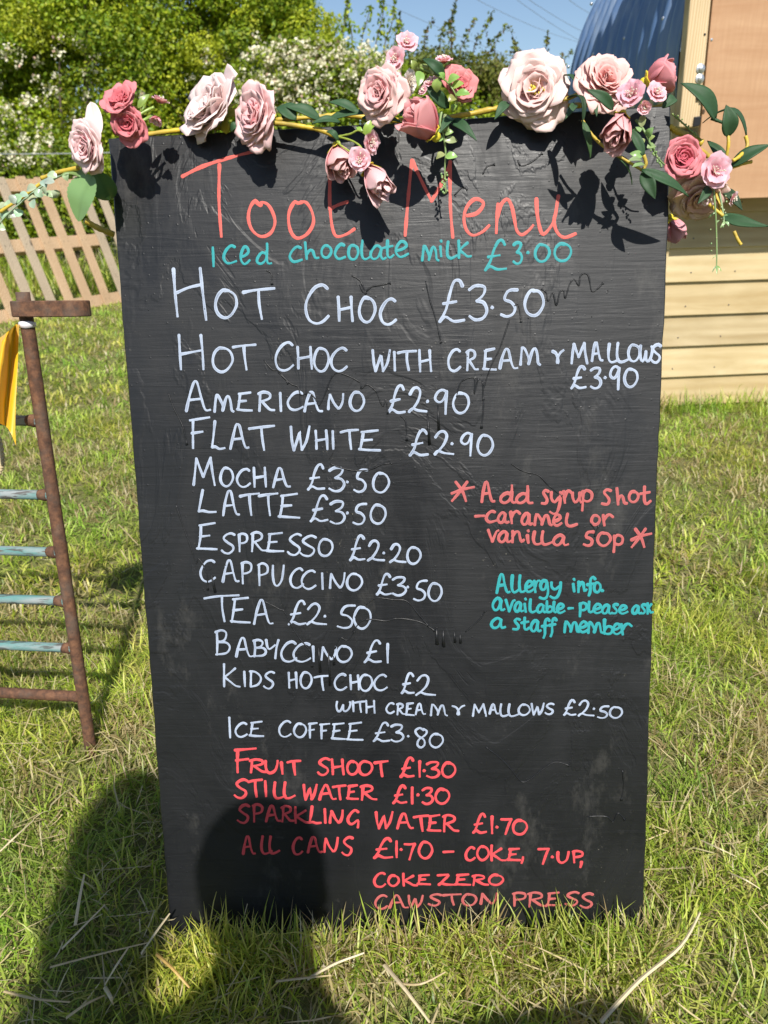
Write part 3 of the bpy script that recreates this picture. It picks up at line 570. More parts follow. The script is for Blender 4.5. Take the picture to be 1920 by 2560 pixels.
def petal(mb, c, axis, e1, e2, phi, th0, th1, L, W, cup, ruf, ca, cb, r, nu=9, nv=9, lip=0.0, kpow=1.3, rnd=.24):
    rd_ = math.cos(phi)*e1+math.sin(phi)*e2; et = -math.sin(phi)*e1+math.cos(phi)*e2
    N = 40; cl = [np.array(c)]; ths = []
    for i in range(N):
        v = (i+.5)/N; th = th0+(th1-th0)*v**kpow+lip*max(0, v-.78)**1.2*6; ths.append(th); cl.append(cl[-1]+L/N*(math.cos(th)*axis+math.sin(th)*rd_))
    ths.append(ths[-1]); ph = r.uniform(0, 6); kf = r.uniform(1.6, 3.2); tw = r.uniform(-.12, .12); sk = r.uniform(-.12, .12)
    P = np.zeros((nv+1, nu+1, 3)); C = []
    for j in range(nv+1):
        for i in range(nu+1):
            u = -1+2*i/nu; v = j/nv; ve = v*(1-rnd*abs(u)**2.4+.03*math.sin(kf*2.0*u+ph)); k = min(int(ve*N), N)
            th = ths[k]; inn = -math.cos(th)*rd_+math.sin(th)*axis
            wv = W*(math.sin(math.pi*(.07+.74*ve))**.72)
            x = u*wv + sk*L*ve*ve
            P[j, i] = cl[k]+x*et+inn*(cup*u*u*wv*(1-.35*ve)+ruf*L*ve**2.2*(math.sin(kf*1.9*u+ph)+.45*math.sin(kf*5.3*u+ph*2)*ve)+tw*u*wv*ve)
            f_ = min(1, max(0, ve*1.05-.05*math.sin(3*u+ph))); C.append([ca[q]*(1-f_)+cb[q]*f_ for q in range(3)])
    mb.grid(P, C)
def frame(axis):
    a = nrm(axis); h = np.array([0, 0, 1.0]) if abs(a[2]) < .9 else np.array([1.0, 0, 0]); e1 = nrm(np.cross(h, a)); return a, e1, np.cross(a, e1)
D2 = math.radians
ROSE_OUT = [(6, 72, 112, 1.06, .60, .18, .05), (6, 58, 98, .98, .56, .26, .05), (6, 45, 80, .86, .5, .34, .055)]
ROSE_IN = [(6, 30, 60, .74, .42, .42, .055), (5, 18, 40, .64, .36, .55, .05), (4, 8, 22, .56, .28, .7, .045), (3, 2, 8, .5, .2, .9, .03)]
def rose(px, py, off, rpx, axis, outc, midc, inc, seed, stamens=False, cup_lift=0.0, label=None, open_=1.0, ruf=1.0):
    r = random.Random(seed); c0 = Bp(px, py, off); R = rpx*depth(c0)/F; a, e1, e2 = frame(ax(*axis)); c = c0-a*R*.42
    parts = []
    for nm, layers, ca, cb in (('rose', ROSE_OUT, midc, outc), ('rose_heart', ROSE_IN[:3] if stamens else ROSE_IN, inc, midc)):
        mb = MB()
        for n_, t0, t1, L, W, cup, rf in layers:
            p0 = r.uniform(0, 6.28)
            for i in range(n_):
                s_ = r.uniform(.82, 1.12); br = r.uniform(.94, 1.05)
                petal(mb, c+a*R*.05*r.uniform(-1, 1), a, e1, e2, p0+6.283*i/n_+r.uniform(-.12, .12), D2(t0*open_+r.uniform(-9, 7)), D2(t1*open_+r.uniform(-20, 12)), R*L*s_, R*W*r.uniform(.92, 1.1), cup, rf*ruf, [q*br for q in ca], [q*br for q in cb], r, lip=r.uniform(0, 1.4))
        parts.append(mb.build(nm, M_PETAL, parts[0] if parts else garland, solid=.0004))
    if label: parts[0]['label'] = label
    if stamens:
        mb = MB()
        for i in range(30):
            q = r.uniform(0, 6.28); th = r.uniform(0, .75); d = math.cos(th)*a+math.sin(th)*(math.cos(q)*e1+math.sin(q)*e2); L = R*r.uniform(.38, .52)
            mb.tube([c+a*R*.05, c+d*L*.6, c+d*L], .00035, 5, (.75, .72, .35)); mb.ball(c+d*L, (.0011, .0011, .0015), (.80, .70, .10), 6, 5)
        mb.build('stamens', M_SILK, parts[0])
    mb = MB()
    for i in range(5):
        petal(mb, c-a*R*.10, a, e1, e2, 6.283*i/5+.3, D2(80), D2(130), R*.5, R*.13, .2, .05, (.35, .40, .05), (.55, .50, .05), r, 4, 5)
    mb.ball(c-a*R*.08, R*.13, (.40, .42, .06), 8, 6)
    mb.build('calyx', M_LEAF, parts[0], solid=.0005)
    return parts[0]
def bud(b0, tip, off0, off1, wpx, outc, inc, seed, calyx=(.62, .52, .04), label=None, flare=0.0):
    r = random.Random(seed); p0 = Bp(*b0, off0); p1 = Bp(*tip, off1); a, e1, e2 = frame(p1-p0); L = np.linalg.norm(p1-p0); Wd = wpx*depth(p0)/F*.5
    mb = MB(); k = Wd/L
    t0 = math.atan(k*3.0)
    for n_, f0, f1, l, w_, cup, lp in ((3, 1.0, -.30+flare, 1.06, .95, .62, 1.0), (3, .85, -.28+flare*.5, 1.04, .8, .68, .3), (3, .62, -.22, 1.0, .62, .75, 0), (3, .4, -.15, .97, .42, .85, 0)):
        ph = r.uniform(0, 6.28)
        for i in range(n_):
            br = r.uniform(.93, 1.06)
            petal(mb, p0, a, e1, e2, ph+6.283*i/n_, t0*f0, t0*f1, L*l*r.uniform(.92, 1.04), Wd*w_*1.12, cup, .035, [q*br for q in inc], [q*br for q in outc], r, lip=lp*r.uniform(.2, .8), kpow=.9)
    o = mb.build('rosebud', M_PETAL, garland, solid=.0004)
    if label: o['label'] = label
    mb = MB()
    for i in range(4):
        petal(mb, p0-a*L*.03, a, e1, e2, 1.57*i+.4, t0*1.15, t0*.7+r.uniform(0, .5), L*.36, Wd*.34, .3, .06, calyx, [q*1.1 for q in calyx], r, 4, 6)
    mb.ball(p0-a*L*.03, Wd*.28, calyx, 8, 6)
    mb.build('calyx', M_LEAF, o, solid=.0006); return o
def blossom(px, py, off, rpx, axis, seed, edge=(.85, .58, .66), core=(.80, .28, .36), cupd=0, label=None):
    r = random.Random(seed); c0 = Bp(px, py, off); R = rpx*depth(c0)/F; a, e1, e2 = frame(ax(*axis)); c = c0-a*R*.2
    mb = MB()
    for n_, t0, t1, L, W in ((5, 55-cupd, 90-cupd, 1.0, .56), (5, 35-cupd*.6, 70-cupd, .85, .48), (4, 12, 45-cupd*.5, .55, .3)):
        ph = r.uniform(0, 6)
        for i in range(n_): petal(mb, c, a, e1, e2, ph+6.283*i/n_, D2(t0), D2(t1), R*L*r.uniform(.9, 1.1), R*W, .15, .075, core, edge, r, 8, 6)
    o = mb.build('blossom', M_SILK, garland)
    mb = MB()
    for i in range(12):
        q = r.uniform(0, 6.28); th = r.uniform(.1, .7); d = math.cos(th)*a+math.sin(th)*(math.cos(q)*e1+math.sin(q)*e2); L = R*r.uniform(.5, .75)
        mb.tube([c, c+d*L], .0003, 4, (.85, .75, .72)); mb.ball(c+d*L, .0007, (.9, .85, .75), 5, 4)
    mb.build('stamens', M_SILK, o)
    mb = MB()
    for i in range(3): petal(mb, c-a*R*.05, a, e1, e2, 2.1*i, D2(70), D2(110), R*.55, R*.14, .3, .05, (.20, .30, .05), (.28, .38, .08), r, 4, 5)
    mb.build('sepal', M_EUC, o); return o
DG = (.030, .075, .030); DG2 = (.038, .088, .038)
def leaf(b0, tip, o0, o1, wpx, col=DG, bend=.004, nh=(0, 0, 1), fold=.3, twist=0.0, sharp=.85, label=None):
    p0, p1 = Bp(*b0, o0), Bp(*tip, o1); wd = wpx*depth((p0+p1)/2)/F
    mb = MB(); leafmesh(mb, p0, p1, wd, ax(*nh), bend, col, fold, twist=twist, sharp=sharp)
    o = mb.build('leaf', M_LEAF, garland, solid=.0009)
    if label: o['label'] = label
    return o
def stem(pts, rpx, name='stem', n=9, mat=None, col=None, wob=.12, seed=1):
    r = random.Random(seed); P = catmull([Bp(*p) for p in pts], 8); mb = MB(); k = depth(P[0])/F
    rs = [rpx*k*(1+r.uniform(-wob, wob)) for _ in P]
    mb.tube(P, rs, n, col); return mb.build(name, mat or M_TAPE, garland)
EG = (.30, .42, .17); EG2 = (.26, .40, .14)
def sprig(pts, rpx, leaves, col=EG, beads=None, seed=1, name='eucalyptus_sprig', white=False, label=None):
    r = random.Random(seed); P = catmull([Bp(*p) for p in pts], 8); k = depth(P[0])/F; mb = MB(); mb.tube(P, [rpx*k*(1-.5*i/len(P)) for i in range(len(P))], 6, [q*.95 for q in col])
    for (bx_, by_, tx, ty, off, w_) in leaves:
        p0, p1 = Bp(bx_, by_, off), Bp(tx, ty, off+r.uniform(-.006, .008)); c_ = [q*r.uniform(.85, 1.2) for q in col]
        leafmesh(mb, p0, p1, w_*k, ax(r.uniform(-.4, .4), r.uniform(0, .7), 1), .002, c_, .18, 4, 7, .75)
    if beads:
        for (qx, qy, off, rr) in beads: mb.ball(Bp(qx, qy, off), rr*k, [q*r.uniform(.9, 1.2) for q in col], 6, 5)
    o = mb.build(name, M_EUC, garland)
    if label: o['label'] = label
    return o
def leafmesh(mb, p0, p1, wd, nh, bend, col, fold=.25, nu=6, nv=12, sharp=1.0, twist=0.0, serr=0.0, tipcol=None):
    p0, p1 = np.asarray(p0, float), np.asarray(p1, float); d = p1-p0; L = np.linalg.norm(d); t = d/L; n = nrm(nh-t*(nh @ t)); s = np.cross(t, n)
    P = np.zeros((nv+1, nu+1, 3)); C = []
    for j in range(nv+1):
        v = j/nv; w_ = wd*.5*(math.sin(math.pi*min(1, v**.8*.97+.03))**sharp)*(1+serr*(j % 2)); an = twist*v; ss = math.cos(an)*s+math.sin(an)*n; nn = -math.sin(an)*s+math.cos(an)*n
        c = p0+d*v+n*bend*4*v*(1-v)
        for i in range(nu+1):
            u = -1+2*i/nu; P[j, i] = c+ss*u*w_+nn*(fold*abs(u)*w_ - .15*fold*w_*math.sin(v*9)); q = 1-.12*(abs(u) < .1); C.append([x*q for x in col])
    mb.grid(P, C)
PALE = (.80, .60, .56); PALE2 = (.78, .46, .45); PEACH = (.76, .42, .36)
# main wrapped stem along the board top
stem([(104,446,.035), (150,430,.04), (196,420,.045)], 5.5, seed=2)
stem([(352,344,-.008), (372,336,-.008), (464,324,-.008), (560,318,-.008), (640,314,.0)], 6.0, seed=21)
stem([(640,310,.02), (690,308,.022), (760,317,.024), (800,325,.024), (841,342,.024)], 5.5, seed=22)
stem([(690,300,-.004), (800,292,-.004), (870,288,-.004), (960,300,-.004), (1060,300,.004), (1150,289,.008), (1195,281,.008), (1240,272,.01), (1330,264,.008), (1430,264,.004), (1484,262,.0)], 6.0, seed=3, wob=.25)
stem([(1672,316,-.004), (1690,326,-.002), (1720,340,.0), (1756,359,.0)], 8.5, seed=31, wob=.25)
stem([(1400,252,.03), (1430,242,.03), (1472,222,.03)], 5, seed=4)
stem([(285,586,-.022), (250,572,-.012), (212,551,.0)], 7, seed=5)
stem([(0,530,.03), (60,490,.03), (110,452,.03)], 4, seed=6)
# roses, left to right
rose(208, 366, .070, 66, (-.62, -.25, .95), (.82, .63, .62), (.80, .52, .53), (.74, .30, .36), 21, label='pale pink open rose hanging off the left board corner', open_=.9)
petal_ = MB(); leafmesh(petal_, Bp(232, 352, .052), Bp(227, 254, .046), .0225, ax(-.25, -.1, 1), -.004, (.80, .68, .66), .12, nu=8, nv=14, sharp=.45); petal_.build('loose_petal', M_PETAL, garland, solid=.0004)
rose(300, 250, .064, 57, (-.25, .55, .9), (.70, .25, .27), (.62, .155, .18), (.55, .10, .13), 22, open_=.72, label='deep pink rose above the left board corner')
rose(318, 310, .062, 53, (-.1, -.5, .9), (.68, .24, .26), (.62, .15, .18), (.52, .085, .12), 23, open_=.78, label='deep pink rose tipped down at the left board corner')
stem([(345,300,.06), (352,285,.06), (385,268,.055)], 4, mat=M_EUC, col=(.30, .42, .08), seed=7); stem([(340,310,.06), (365,298,.06), (380,290,.05)], 4, mat=M_EUC, col=(.30, .42, .08), seed=8)
sprig([(352,285,.06), (362,262,.06)], 3, [(345,270,374,235,.06,17)], (.22, .34, .07), seed=3, name='bud_leaf')
blossom(400, 253, .055, 25, (.35, .95, .2), 24, label='small pale blossom seen from the side, facing up'); blossom(392, 296, .055, 23, (-.25, -.9, .3), 25, cupd=25)
rose(520, 256, .012, 106, (-.55, .42, .72), (.84, .70, .69), (.82, .63, .62), (.80, .57, .57), 26, open_=.82, label='large whitish pink rose fanning upward at upper left', ruf=1.2)
rose(630, 284, .042, 80, (-.62, .05, .8), (.83, .58, .58), (.80, .48, .49), (.76, .37, .41), 27, open_=.88, label='ruffled pink rose leaning left on the board top', ruf=1.2)
rose(944, 230, .062, 72, (-.5, -.12, .9), (.83, .60, .57), (.79, .46, .46), (.73, .31, .34), 28, label='pink rose above the middle of the heading')
rose(1152, 212, .045, 50, (.45, .1, .9), (.72, .28, .28), (.66, .19, .2), (.60, .12, .14), 29, open_=.75, label='deep pink rose half behind green leaves')
rose(1335, 221, .030, 94, (-.22, -.12, 1.0), (.84, .66, .63), (.82, .58, .55), (.77, .44, .43), 30, stamens=True, label='largest cream pink rose with yellow stamens facing the viewer')
rose(1520, 190, .045, 82, (.22, .32, .95), (.83, .57, .53), (.80, .45, .42), (.76, .30, .29), 31, label='peach pink rose at the right of the cream rose')
rose(1708, 392, .040, 57, (.10, -.22, 1.0), (.72, .26, .29), (.66, .155, .2), (.58, .085, .13), 32, open_=.78, label='deep pink rose just past the right board edge')
rose(1752, 500, .015, 72, (.0, -.75, .6), (.76, .54, .46), (.72, .45, .38), (.64, .33, .28), 33, label='peach rose hanging upside down past the right board edge')
# buds
bud((1088, 340), (1018, 268), .055, .078, 84, (.78, .36, .37), (.66, .20, .23), 41, flare=.35, label='deep pink bud pointing up left over the heading')
bud((840, 366), (860, 438), .022, .038, 62, (.81, .50, .50), (.70, .31, .33), 42, flare=.4, label='left hanging bud of the trio on the heading')
bud((920, 416), (962, 488), .034, .056, 56, (.83, .55, .56), (.74, .38, .41), 43, flare=.25, label='right hanging bud of the trio on the heading')
bud((1556, 286), (1530, 362), .065, .085, 62, (.81, .47, .47), (.68, .27, .29), 44, flare=.3, label='hanging bud near the right top of the board')
bud((1612, 206), (1694, 170), .05, .062, 84, (.76, .32, .35), (.68, .22, .25), 45, flare=.35, label='deep pink bud pointing right at the upper right')
bud((1676, 545), (1700, 605), -.05, -.05, 56, (.78, .40, .44), (.7, .28, .32), 46, label='pink bud half behind the right board edge')
# blossoms
blossom(1018, 106, .05, 30, (.15, .25, 1), 51, label='topmost pale blossom at the middle of the garland'); blossom(988, 148, .06, 31, (-.35, -.1, 1), 52)
blossom(994, 206, .06, 27, (.8, .0, .5), 53, edge=(.72, .42, .52), core=(.55, .16, .28)); blossom(1022, 206, .03, 32, (.75, -.2, .5), 54, edge=(.86, .80, .78), core=(.82, .66, .66))
blossom(1110, 152, .045, 26, (.0, .8, .5), 55); blossom(1079, 206, .05, 22, (-.3, .6, .7), 56); blossom(1058, 226, .05, 14, (-.5, .2, .8), 57)
blossom(899, 398, .055, 33, (-.05, -.12, 1), 58, label='pale blossom facing out between the two hanging buds'); blossom(926, 356, .045, 30, (.75, -.35, .6), 59)
blossom(1579, 235, .085, 38, (-.45, .15, .9), 60, edge=(.80, .52, .62)); blossom(1640, 233, .07, 30, (.25, .25, 1), 61); blossom(1610, 268, .065, 27, (-.1, -.45, .8), 62, cupd=35)
blossom(1788, 427, .045, 46, (.1, -.15, 1), 63, edge=(.84, .56, .66), label='largest pale blossom beyond the right board edge'); blossom(1771, 496, .03, 20, (-.3, -.6, .7), 64, edge=(.86, .72, .76)); blossom(1832, 496, .02, 20, (.6, -.4, .6), 65, edge=(.84, .68, .72))
# leaves
for a_ in [((896,283),(822,256),.02,.02,26), ((800,300),(715,268),.015,.02,34), ((820,300),(930,284),.018,.02,24), ((850,306),(780,310),.024,.03,22), ((905,296),(1005,306),.02,.02,22), ((740,300),(692,270),.02,.012,40), ((1120,292),(1064,318),.02,.03,22)]:
    leaf(*a_, col=DG2, nh=(0, .55, 1))
leaf((1112,196),(1056,148),.05,.055,26, bend=.008); leaf((1122,270),(1060,212),.04,.05,30, nh=(-.5, .2, 1)); leaf((1100,262),(1052,246),.035,.04,26, nh=(0, 1, .4))
leaf((1128,302),(1192,352),.03,.05,28, bend=.006, twist=.5)
leaf((1532,274),(1466,224),.085,.095,28, bend=.006); leaf((1444,216),(1404,190),.04,.03,22, nh=(.3, .6, .6))
leaf((1419,246),(1456,306),.05,.065,17, col=(.022, .05, .02), bend=.012, nh=(.4, .5, .8), sharp=.4); leaf((1458,304),(1476,396),.06,.055,20, col=(.05, .10, .035), twist=.8)
leaf((1537,390),(1580,462),.06,.05,11, col=(.05, .1, .035), nh=(1, 0, .4)); leaf((1609,390),(1568,318),.06,.055,24); leaf((1604,424),(1722,492),.06,.05,28, bend=.006, twist=.7); leaf((1606,430),(1638,498),.055,.06,34, col=(.028, .066, .026), nh=(-.2, -.2, 1))
leaf((1788,300),(1702,208),.02,.03,46, bend=.008, nh=(.2, .2, 1)); leaf((1820,342),(1815,262),.03,.04,42, bend=.004); leaf((1866,342),(1756,308),.02,.0,26, nh=(0, .9, .5), bend=.018, col=(.03, .07, .03)); leaf((1818,420),(1768,352),.01,.0,26); leaf((1826,418),(1925,362),.02,.03,38, bend=.003, nh=(-.3, .5, .8)); leaf((1806,540),(1925,566),.03,.02,32, bend=-.006, twist=.8); leaf((1802,470),(1856,526),.01,.02,24, col=(.02, .05, .02)); leaf((1772,468),(1744,510),.03,.04,24)
for a_ in [((1440,262),(1412,300),.03,.045,18), ((1270,258),(1236,300),.02,.03,24), ((1000,290),(1036,262),.01,.01,22), ((706,296),(742,262),.008,.0,26), ((846,352),(816,330),.03,.03,16), ((1470,250),(1492,292),.03,.05,20), ((1656,270),(1690,250),.04,.03,26), ((1130,296),(1100,332),.03,.05,24), ((360,318),(336,346),.03,.04,16), ((578,330),(604,316),.02,.02,20)]:
    leaf(*a_, col=DG2, nh=(.1, .4, 1), bend=.005)
# serrated rose leaves at the left corner
def roseleaf(b0, tip, o0, o1, wpx, col, nh):
    p0, p1 = Bp(*b0, o0), Bp(*tip, o1); wd = wpx*depth((p0+p1)/2)/F; mb = MB(); leafmesh(mb, p0, p1, wd, ax(*nh), .004, col, .25, 8, 24, .72, serr=.06); mb.build('rose_leaf', M_EUC, garland)
roseleaf((232,440),(196,554),.05,.04,82,(.20, .34, .13),(-.2, .2, 1)); roseleaf((240,428),(276,500),.045,.0,58,(.08, .16, .06),(.3, -.1, 1)); roseleaf((222,448),(150,440),.04,.045,44,(.22, .33, .12),(0, .8, .6)); roseleaf((262,480),(276,500),.0,.01,26,(.22,.36,.12),(0, .2, 1))
# green stems to the trio
for q in ([(838,340,.024), (850,360,.026), (838,364,.024)], [(838,340,.024), (880,352,.04), (905,372,.05), (916,410,.036)], [(840,342,.024), (875,335,.035), (895,326,.04), (912,334,.045)], [(836,338,.024), (850,362,.035), (885,385,.045)]): stem(q, 2.4, mat=M_EUC, col=(.36, .44, .08), seed=9)
sprig([(900,328,.045), (915,328,.045)], 2, [(915,340,927,300,.05,22), (905,332,890,318,.04,12), (918,338,938,312,.05,10)], (.28, .40, .07), seed=5, name='bud_leaf')
# vine on the right
stem([(1456,300,.055), (1476,332,.055), (1503,361,.055), (1540,386,.06), (1580,410,.06), (1606,426,.055)], 3.6, seed=10); stem([(1609,388,.06), (1615,408,.058), (1608,424,.056)], 4.5, seed=11)
stem([(1752,452,.02), (1785,478,.02), (1806,540,.03)], 3.5, seed=12); stem([(1772,510,.03), (1788,524,.03), (1808,540,.032)], 4, seed=13); stem([(1835,578,.02), (1845,600,.02), (1853,612,.02)], 4, seed=14)
stem([(1820,338,.03), (1821,362,.03), (1814,402,.025)], 4, seed=15); stem([(1864,340,.02), (1868,366,.02), (1850,390,.025), (1832,402,.028)], 4.5, seed=16); stem([(1826,420,.02), (1856,410,.02), (1880,404,.02)], 4, seed=17); stem([(1740,370,.01), (1765,385,.02), (1782,404,.03)], 6, seed=18)
stem([(1778,296,.02), (1800,304,.02), (1822,312,.02)], 4, mat=M_LEAF, col=DG, seed=19)
# green sprigs
sprig([(1050,170,.05), (1090,188,.055), (1118,205,.06), (1140,240,.06), (1142,275,.05)], 3, [(1040,172,1028,150,.05,18), (1060,176,1066,160,.05,24), (1080,184,1088,168,.055,24), (1050,178,1046,216,.05,24), (1096,196,1092,232,.06,26), (1120,206,1150,192,.06,26), (1130,220,1160,208,.06,22), (1138,244,1120,254,.06,20), (1140,236,1176,236,.06,22), (1142,262,1130,280,.055,18), (1110,200,1096,182,.06,18)], (.24, .34, .09), seed=6, label='leafy light green sprig beside the middle roses')
bd = [(1110+random.Random(i).uniform(-9, 9), 432+i*3.0, .03, 3.0) for i in range(18)]
sprig([(1104,280,.04), (1100,310,.04), (1108,335,.038), (1114,380,.034), (1112,430,.03), (1115,484,.026)], 3.4, [(1108,345,1086,352,.04,20), (1112,352,1144,352,.04,19), (1112,385,1090,398,.036,20), (1114,392,1144,392,.036,20), (1110,330,1094,326,.04,16), (1112,335,1134,330,.04,16), (1112,330,1122,310,.04,17), (1106,300,1120,290,.04,16)], EG, bd, seed=7, label='hanging green sprig with beads over the heading')
bd = [(1630+i*2.2+random.Random(i).uniform(-7, 7), 372+i*4, .06, 3.0) for i in range(12)]
sprig([(1590,300,.055), (1612,330,.06), (1626,360,.06), (1645,395,.055), (1662,412,.05)], 3.4, [(1604,318,1608,286,.06,18), (1618,342,1634,318,.06,20), (1612,348,1590,368,.06,18), (1622,352,1638,340,.06,14), (1618,370,1640,366,.06,20), (1606,390,1574,384,.06,18), (1604,400,1570,402,.06,16), (1612,412,1580,418,.06,16), (1600,330,1588,318,.06,18), (1596,320,1578,346,.055,14)], (.25, .38, .14), bd, seed=8, label='leafy green sprig at the right top of the board')
bd = [(1783+random.Random(i).uniform(-9, 9), 560+i*16+random.Random(i+50).uniform(-4, 4), .03, 2.4) for i in range(5)]
sprig([(1783,465,.035), (1788,520,.035), (1791,580,.03), (1792,640,.03), (1791,672,.03)], 2.6, [(1792,664,1780,682,.03,4), (1792,664,1792,688,.03,4), (1792,664,1804,680,.03,4), (1791,640,1780,648,.03,3), (1788,530,1770,545,.03,4), (1789,560,1800,552,.03,4)], (.28, .40, .16), bd, seed=9, label='long thin hanging sprig past the right board edge')
bd = [(1808+random.Random(i).uniform(-9, 9), 490+i*7, .03, 2.4) for i in range(12)]
sprig([(1798,480,.03), (1806,520,.03), (1812,566,.03)], 2.6, [(1812,555,1800,570,.03,7), (1812,555,1822,566,.03,7), (1810,545,1820,538,.03,7)], (.36, .48, .26), bd, seed=10)
bd = [(1690+i*4.6+random.Random(i).uniform(-7, 7), 290+i*4.2, .0, 2.4) for i in range(14)]
sprig([(1680,284,.01), (1705,306,.008), (1730,330,.006), (1755,350,.004)], 2.6, [], (.30, .40, .12), bd, seed=11)
r9 = random.Random(77); lv = []
for i in range(26):
    t = i/25; x = 160-175*t+r9.uniform(-14, 14); y_ = 438+120*t+r9.uniform(-22, 26); an = r9.uniform(0, 6.28); lv.append((x, y_, x+26*math.cos(an), y_+22*math.sin(an), .035+r9.uniform(-.015, .02), 22))
sprig([(168,430,.04), (110,462,.035), (60,500,.035), (10,545,.03), (-25,590,.03)], 3, lv, (.36, .47, .31), seed=12, label='pale grey green sprig trailing off the left edge')

# ------------------------------------------------------------------ rusty hurdle
def mat_rust(name, paint=None):
    t = NT(name); n = t.noise(t.coord(), 95, 6, .7); n2 = t.noise(t.coord(), 28, 4, .6); n3 = t.noise(t.coord(), 300, 3, .7)
    c = t.ramp(n, [(.3, (.050, .032, .024)), (.5, (.115, .058, .036)), (.68, (.20, .10, .055))])
    c = t.mix(t.ramp(n2, [(.5, 0), (.68, .6)]), c, (.105, .085, .07)); c = t.mix(t.ramp(n3, [(.62, 0), (.7, .6)]), c, (.03, .018, .012)); rg = .8
    if paint:
        sv = t.coord('Object', (8, 60, 60)); k = t.noise(sv, 1.4, 5, .65); pc = t.mix(t.ramp(t.noise(t.coord('Object', (10, 90, 90)), 1.0, 4), [(.4, 0), (.62, 1)]), paint, (.255, .285, .29))
        pc = t.mix(t.ramp(t.noise(t.coord('Object', (14, 120, 120)), 1.6, 4), [(.53, 0), (.60, .8)]), pc, (.07, .06, .055))
        c = t.mix(t.ramp(k, [(.30, 1), (.36, 0)]), pc, c)
    return t.prin(c, rg, t.bump(n3, .5, .0012), spec=.25)
M_RUST = mat_rust('rusty_steel'); M_TEALPIPE = mat_rust('worn_turquoise_paint', (.105, .235, .225)); M_RUSTGREEN = mat_rust('rusty_steel_green_flecks')
foot = G(226, 1866); zdep = depth(foot)
sfoot = np.array([(226-CX)/F, (1866-CY)/F])
def solve_dir(px, py, sx, sy, cond):      # world direction whose image slope at px,py is (sx,sy), chosen so that cond @ dir = 0
    x, y_ = (px-CX)/F, (py-CY)/F; a = M @ np.array([sx, sy, 0]); q = M @ np.array([x, y_, 1.0]); k = -(cond @ a)/(cond @ q); return nrm(a+k*q)
UPV = np.array([0, 0, 1.0])
rail = solve_dir(120, 1618, -1, -.045, UPV)          # level, running left
post = solve_dir(150, 1300, -.148, -1, rail); post = post if post[2] > 0 else -post
def onpost(py):      # point on the post axis that projects to row py
    lo, hi = -.1, 1.5
    for _ in range(50):
        mid = (lo+hi)/2; q = foot+post*mid; c = M.T @ (q-CAM); yy = CY+F*c[1]/c[2]
        if yy > py: lo = mid
        else: hi = mid
    return foot+post*lo
topP = onpost(730)
hur = thing('metal_hurdle', foot, 'rusty steel hurdle with flaking turquoise rails standing left of the board', 'hurdle')
b = MB(); pts = [foot-post*.03+(topP-foot+post*.03)*i/30 for i in range(31)]; rr = random.Random(2)
b.tube(pts, [.0096+rr.uniform(-.0003, .0003) for _ in pts], 16); b.build('post', M_RUST, hur)
for py, nm, mt, rd_, sl in ((1052, 'rail', M_TEALPIPE, .0076, 0), (1238, 'rail', M_TEALPIPE, .0076, 0), (1381, 'rail', M_TEALPIPE, .0076, 0), (1503, 'rail', M_TEALPIPE, .0076, 0), (1621, 'rail', M_TEALPIPE, .0076, 0), (1742, 'bottom_rail', M_RUSTGREEN, .0090, 0)):
    p = onpost(py); b = MB(); b.tube([p+rail*.72*i/14 for i in range(15)], rd_, 14); o = b.build(nm, mt, hur)
    b = MB(); b.tube([p+rail*(.008+.0035*i)+post*rr.uniform(-.0006, .0006) for i in range(5)], [.0096, .0098, .0093, .0086, rd_+.0003], 12); b.build('weld', M_RUST, o)
pe = foot+rail*.72                                    # far upright of the hurdle, outside the photograph
b = MB(); b.tube([pe-post*.03, pe+post*.66], .0100, 14); b.build('post', M_RUST, hur)
# flat strap bent round the post into a long eye
cs = onpost(772); fw_ = nrm(np.cross(post, rail)); fw_ = fw_ if fw_ @ (CAM-cs) > 0 else -fw_
xr = -rail; Lh = .092; rl = .0165
ring = []
for i in range(13):
    a_ = -math.pi/2+math.pi*i/12; ring.append(cs+xr*(Lh-rl+rl*math.cos(a_))+fw_*(-rl*math.sin(a_)))
for i in range(9):
    a_ = math.pi/2+math.pi*i/8; ring.append(cs+xr*(rl*.9*math.cos(a_))+fw_*(-rl*math.sin(a_)))
b = MB(); hh = .0108; th_ = .0028; cen = cs+xr*(Lh*.42); n = len(ring); vs = []
for i, q in enumerate(ring):
    t_ = nrm(ring[(i+1) % n]-ring[i-1]); o_ = nrm(np.cross(t_, post)); o_ = o_ if o_ @ (q-cen) > 0 else -o_
    vs += [q+post*hh+o_*th_*.6, q+post*(hh-.0012)+o_*th_, q-post*(hh-.0012)+o_*th_, q-post*hh+o_*th_*.6, q-post*hh-o_*th_, q+post*hh-o_*th_]
b.add(vs, [(6*i+j, 6*i+(j+1) % 6, 6*((i+1) % n)+(j+1) % 6, 6*((i+1) % n)+j) for i in range(n) for j in range(6)]); b.build('strap_eye', M_RUST, hur, smooth=False)
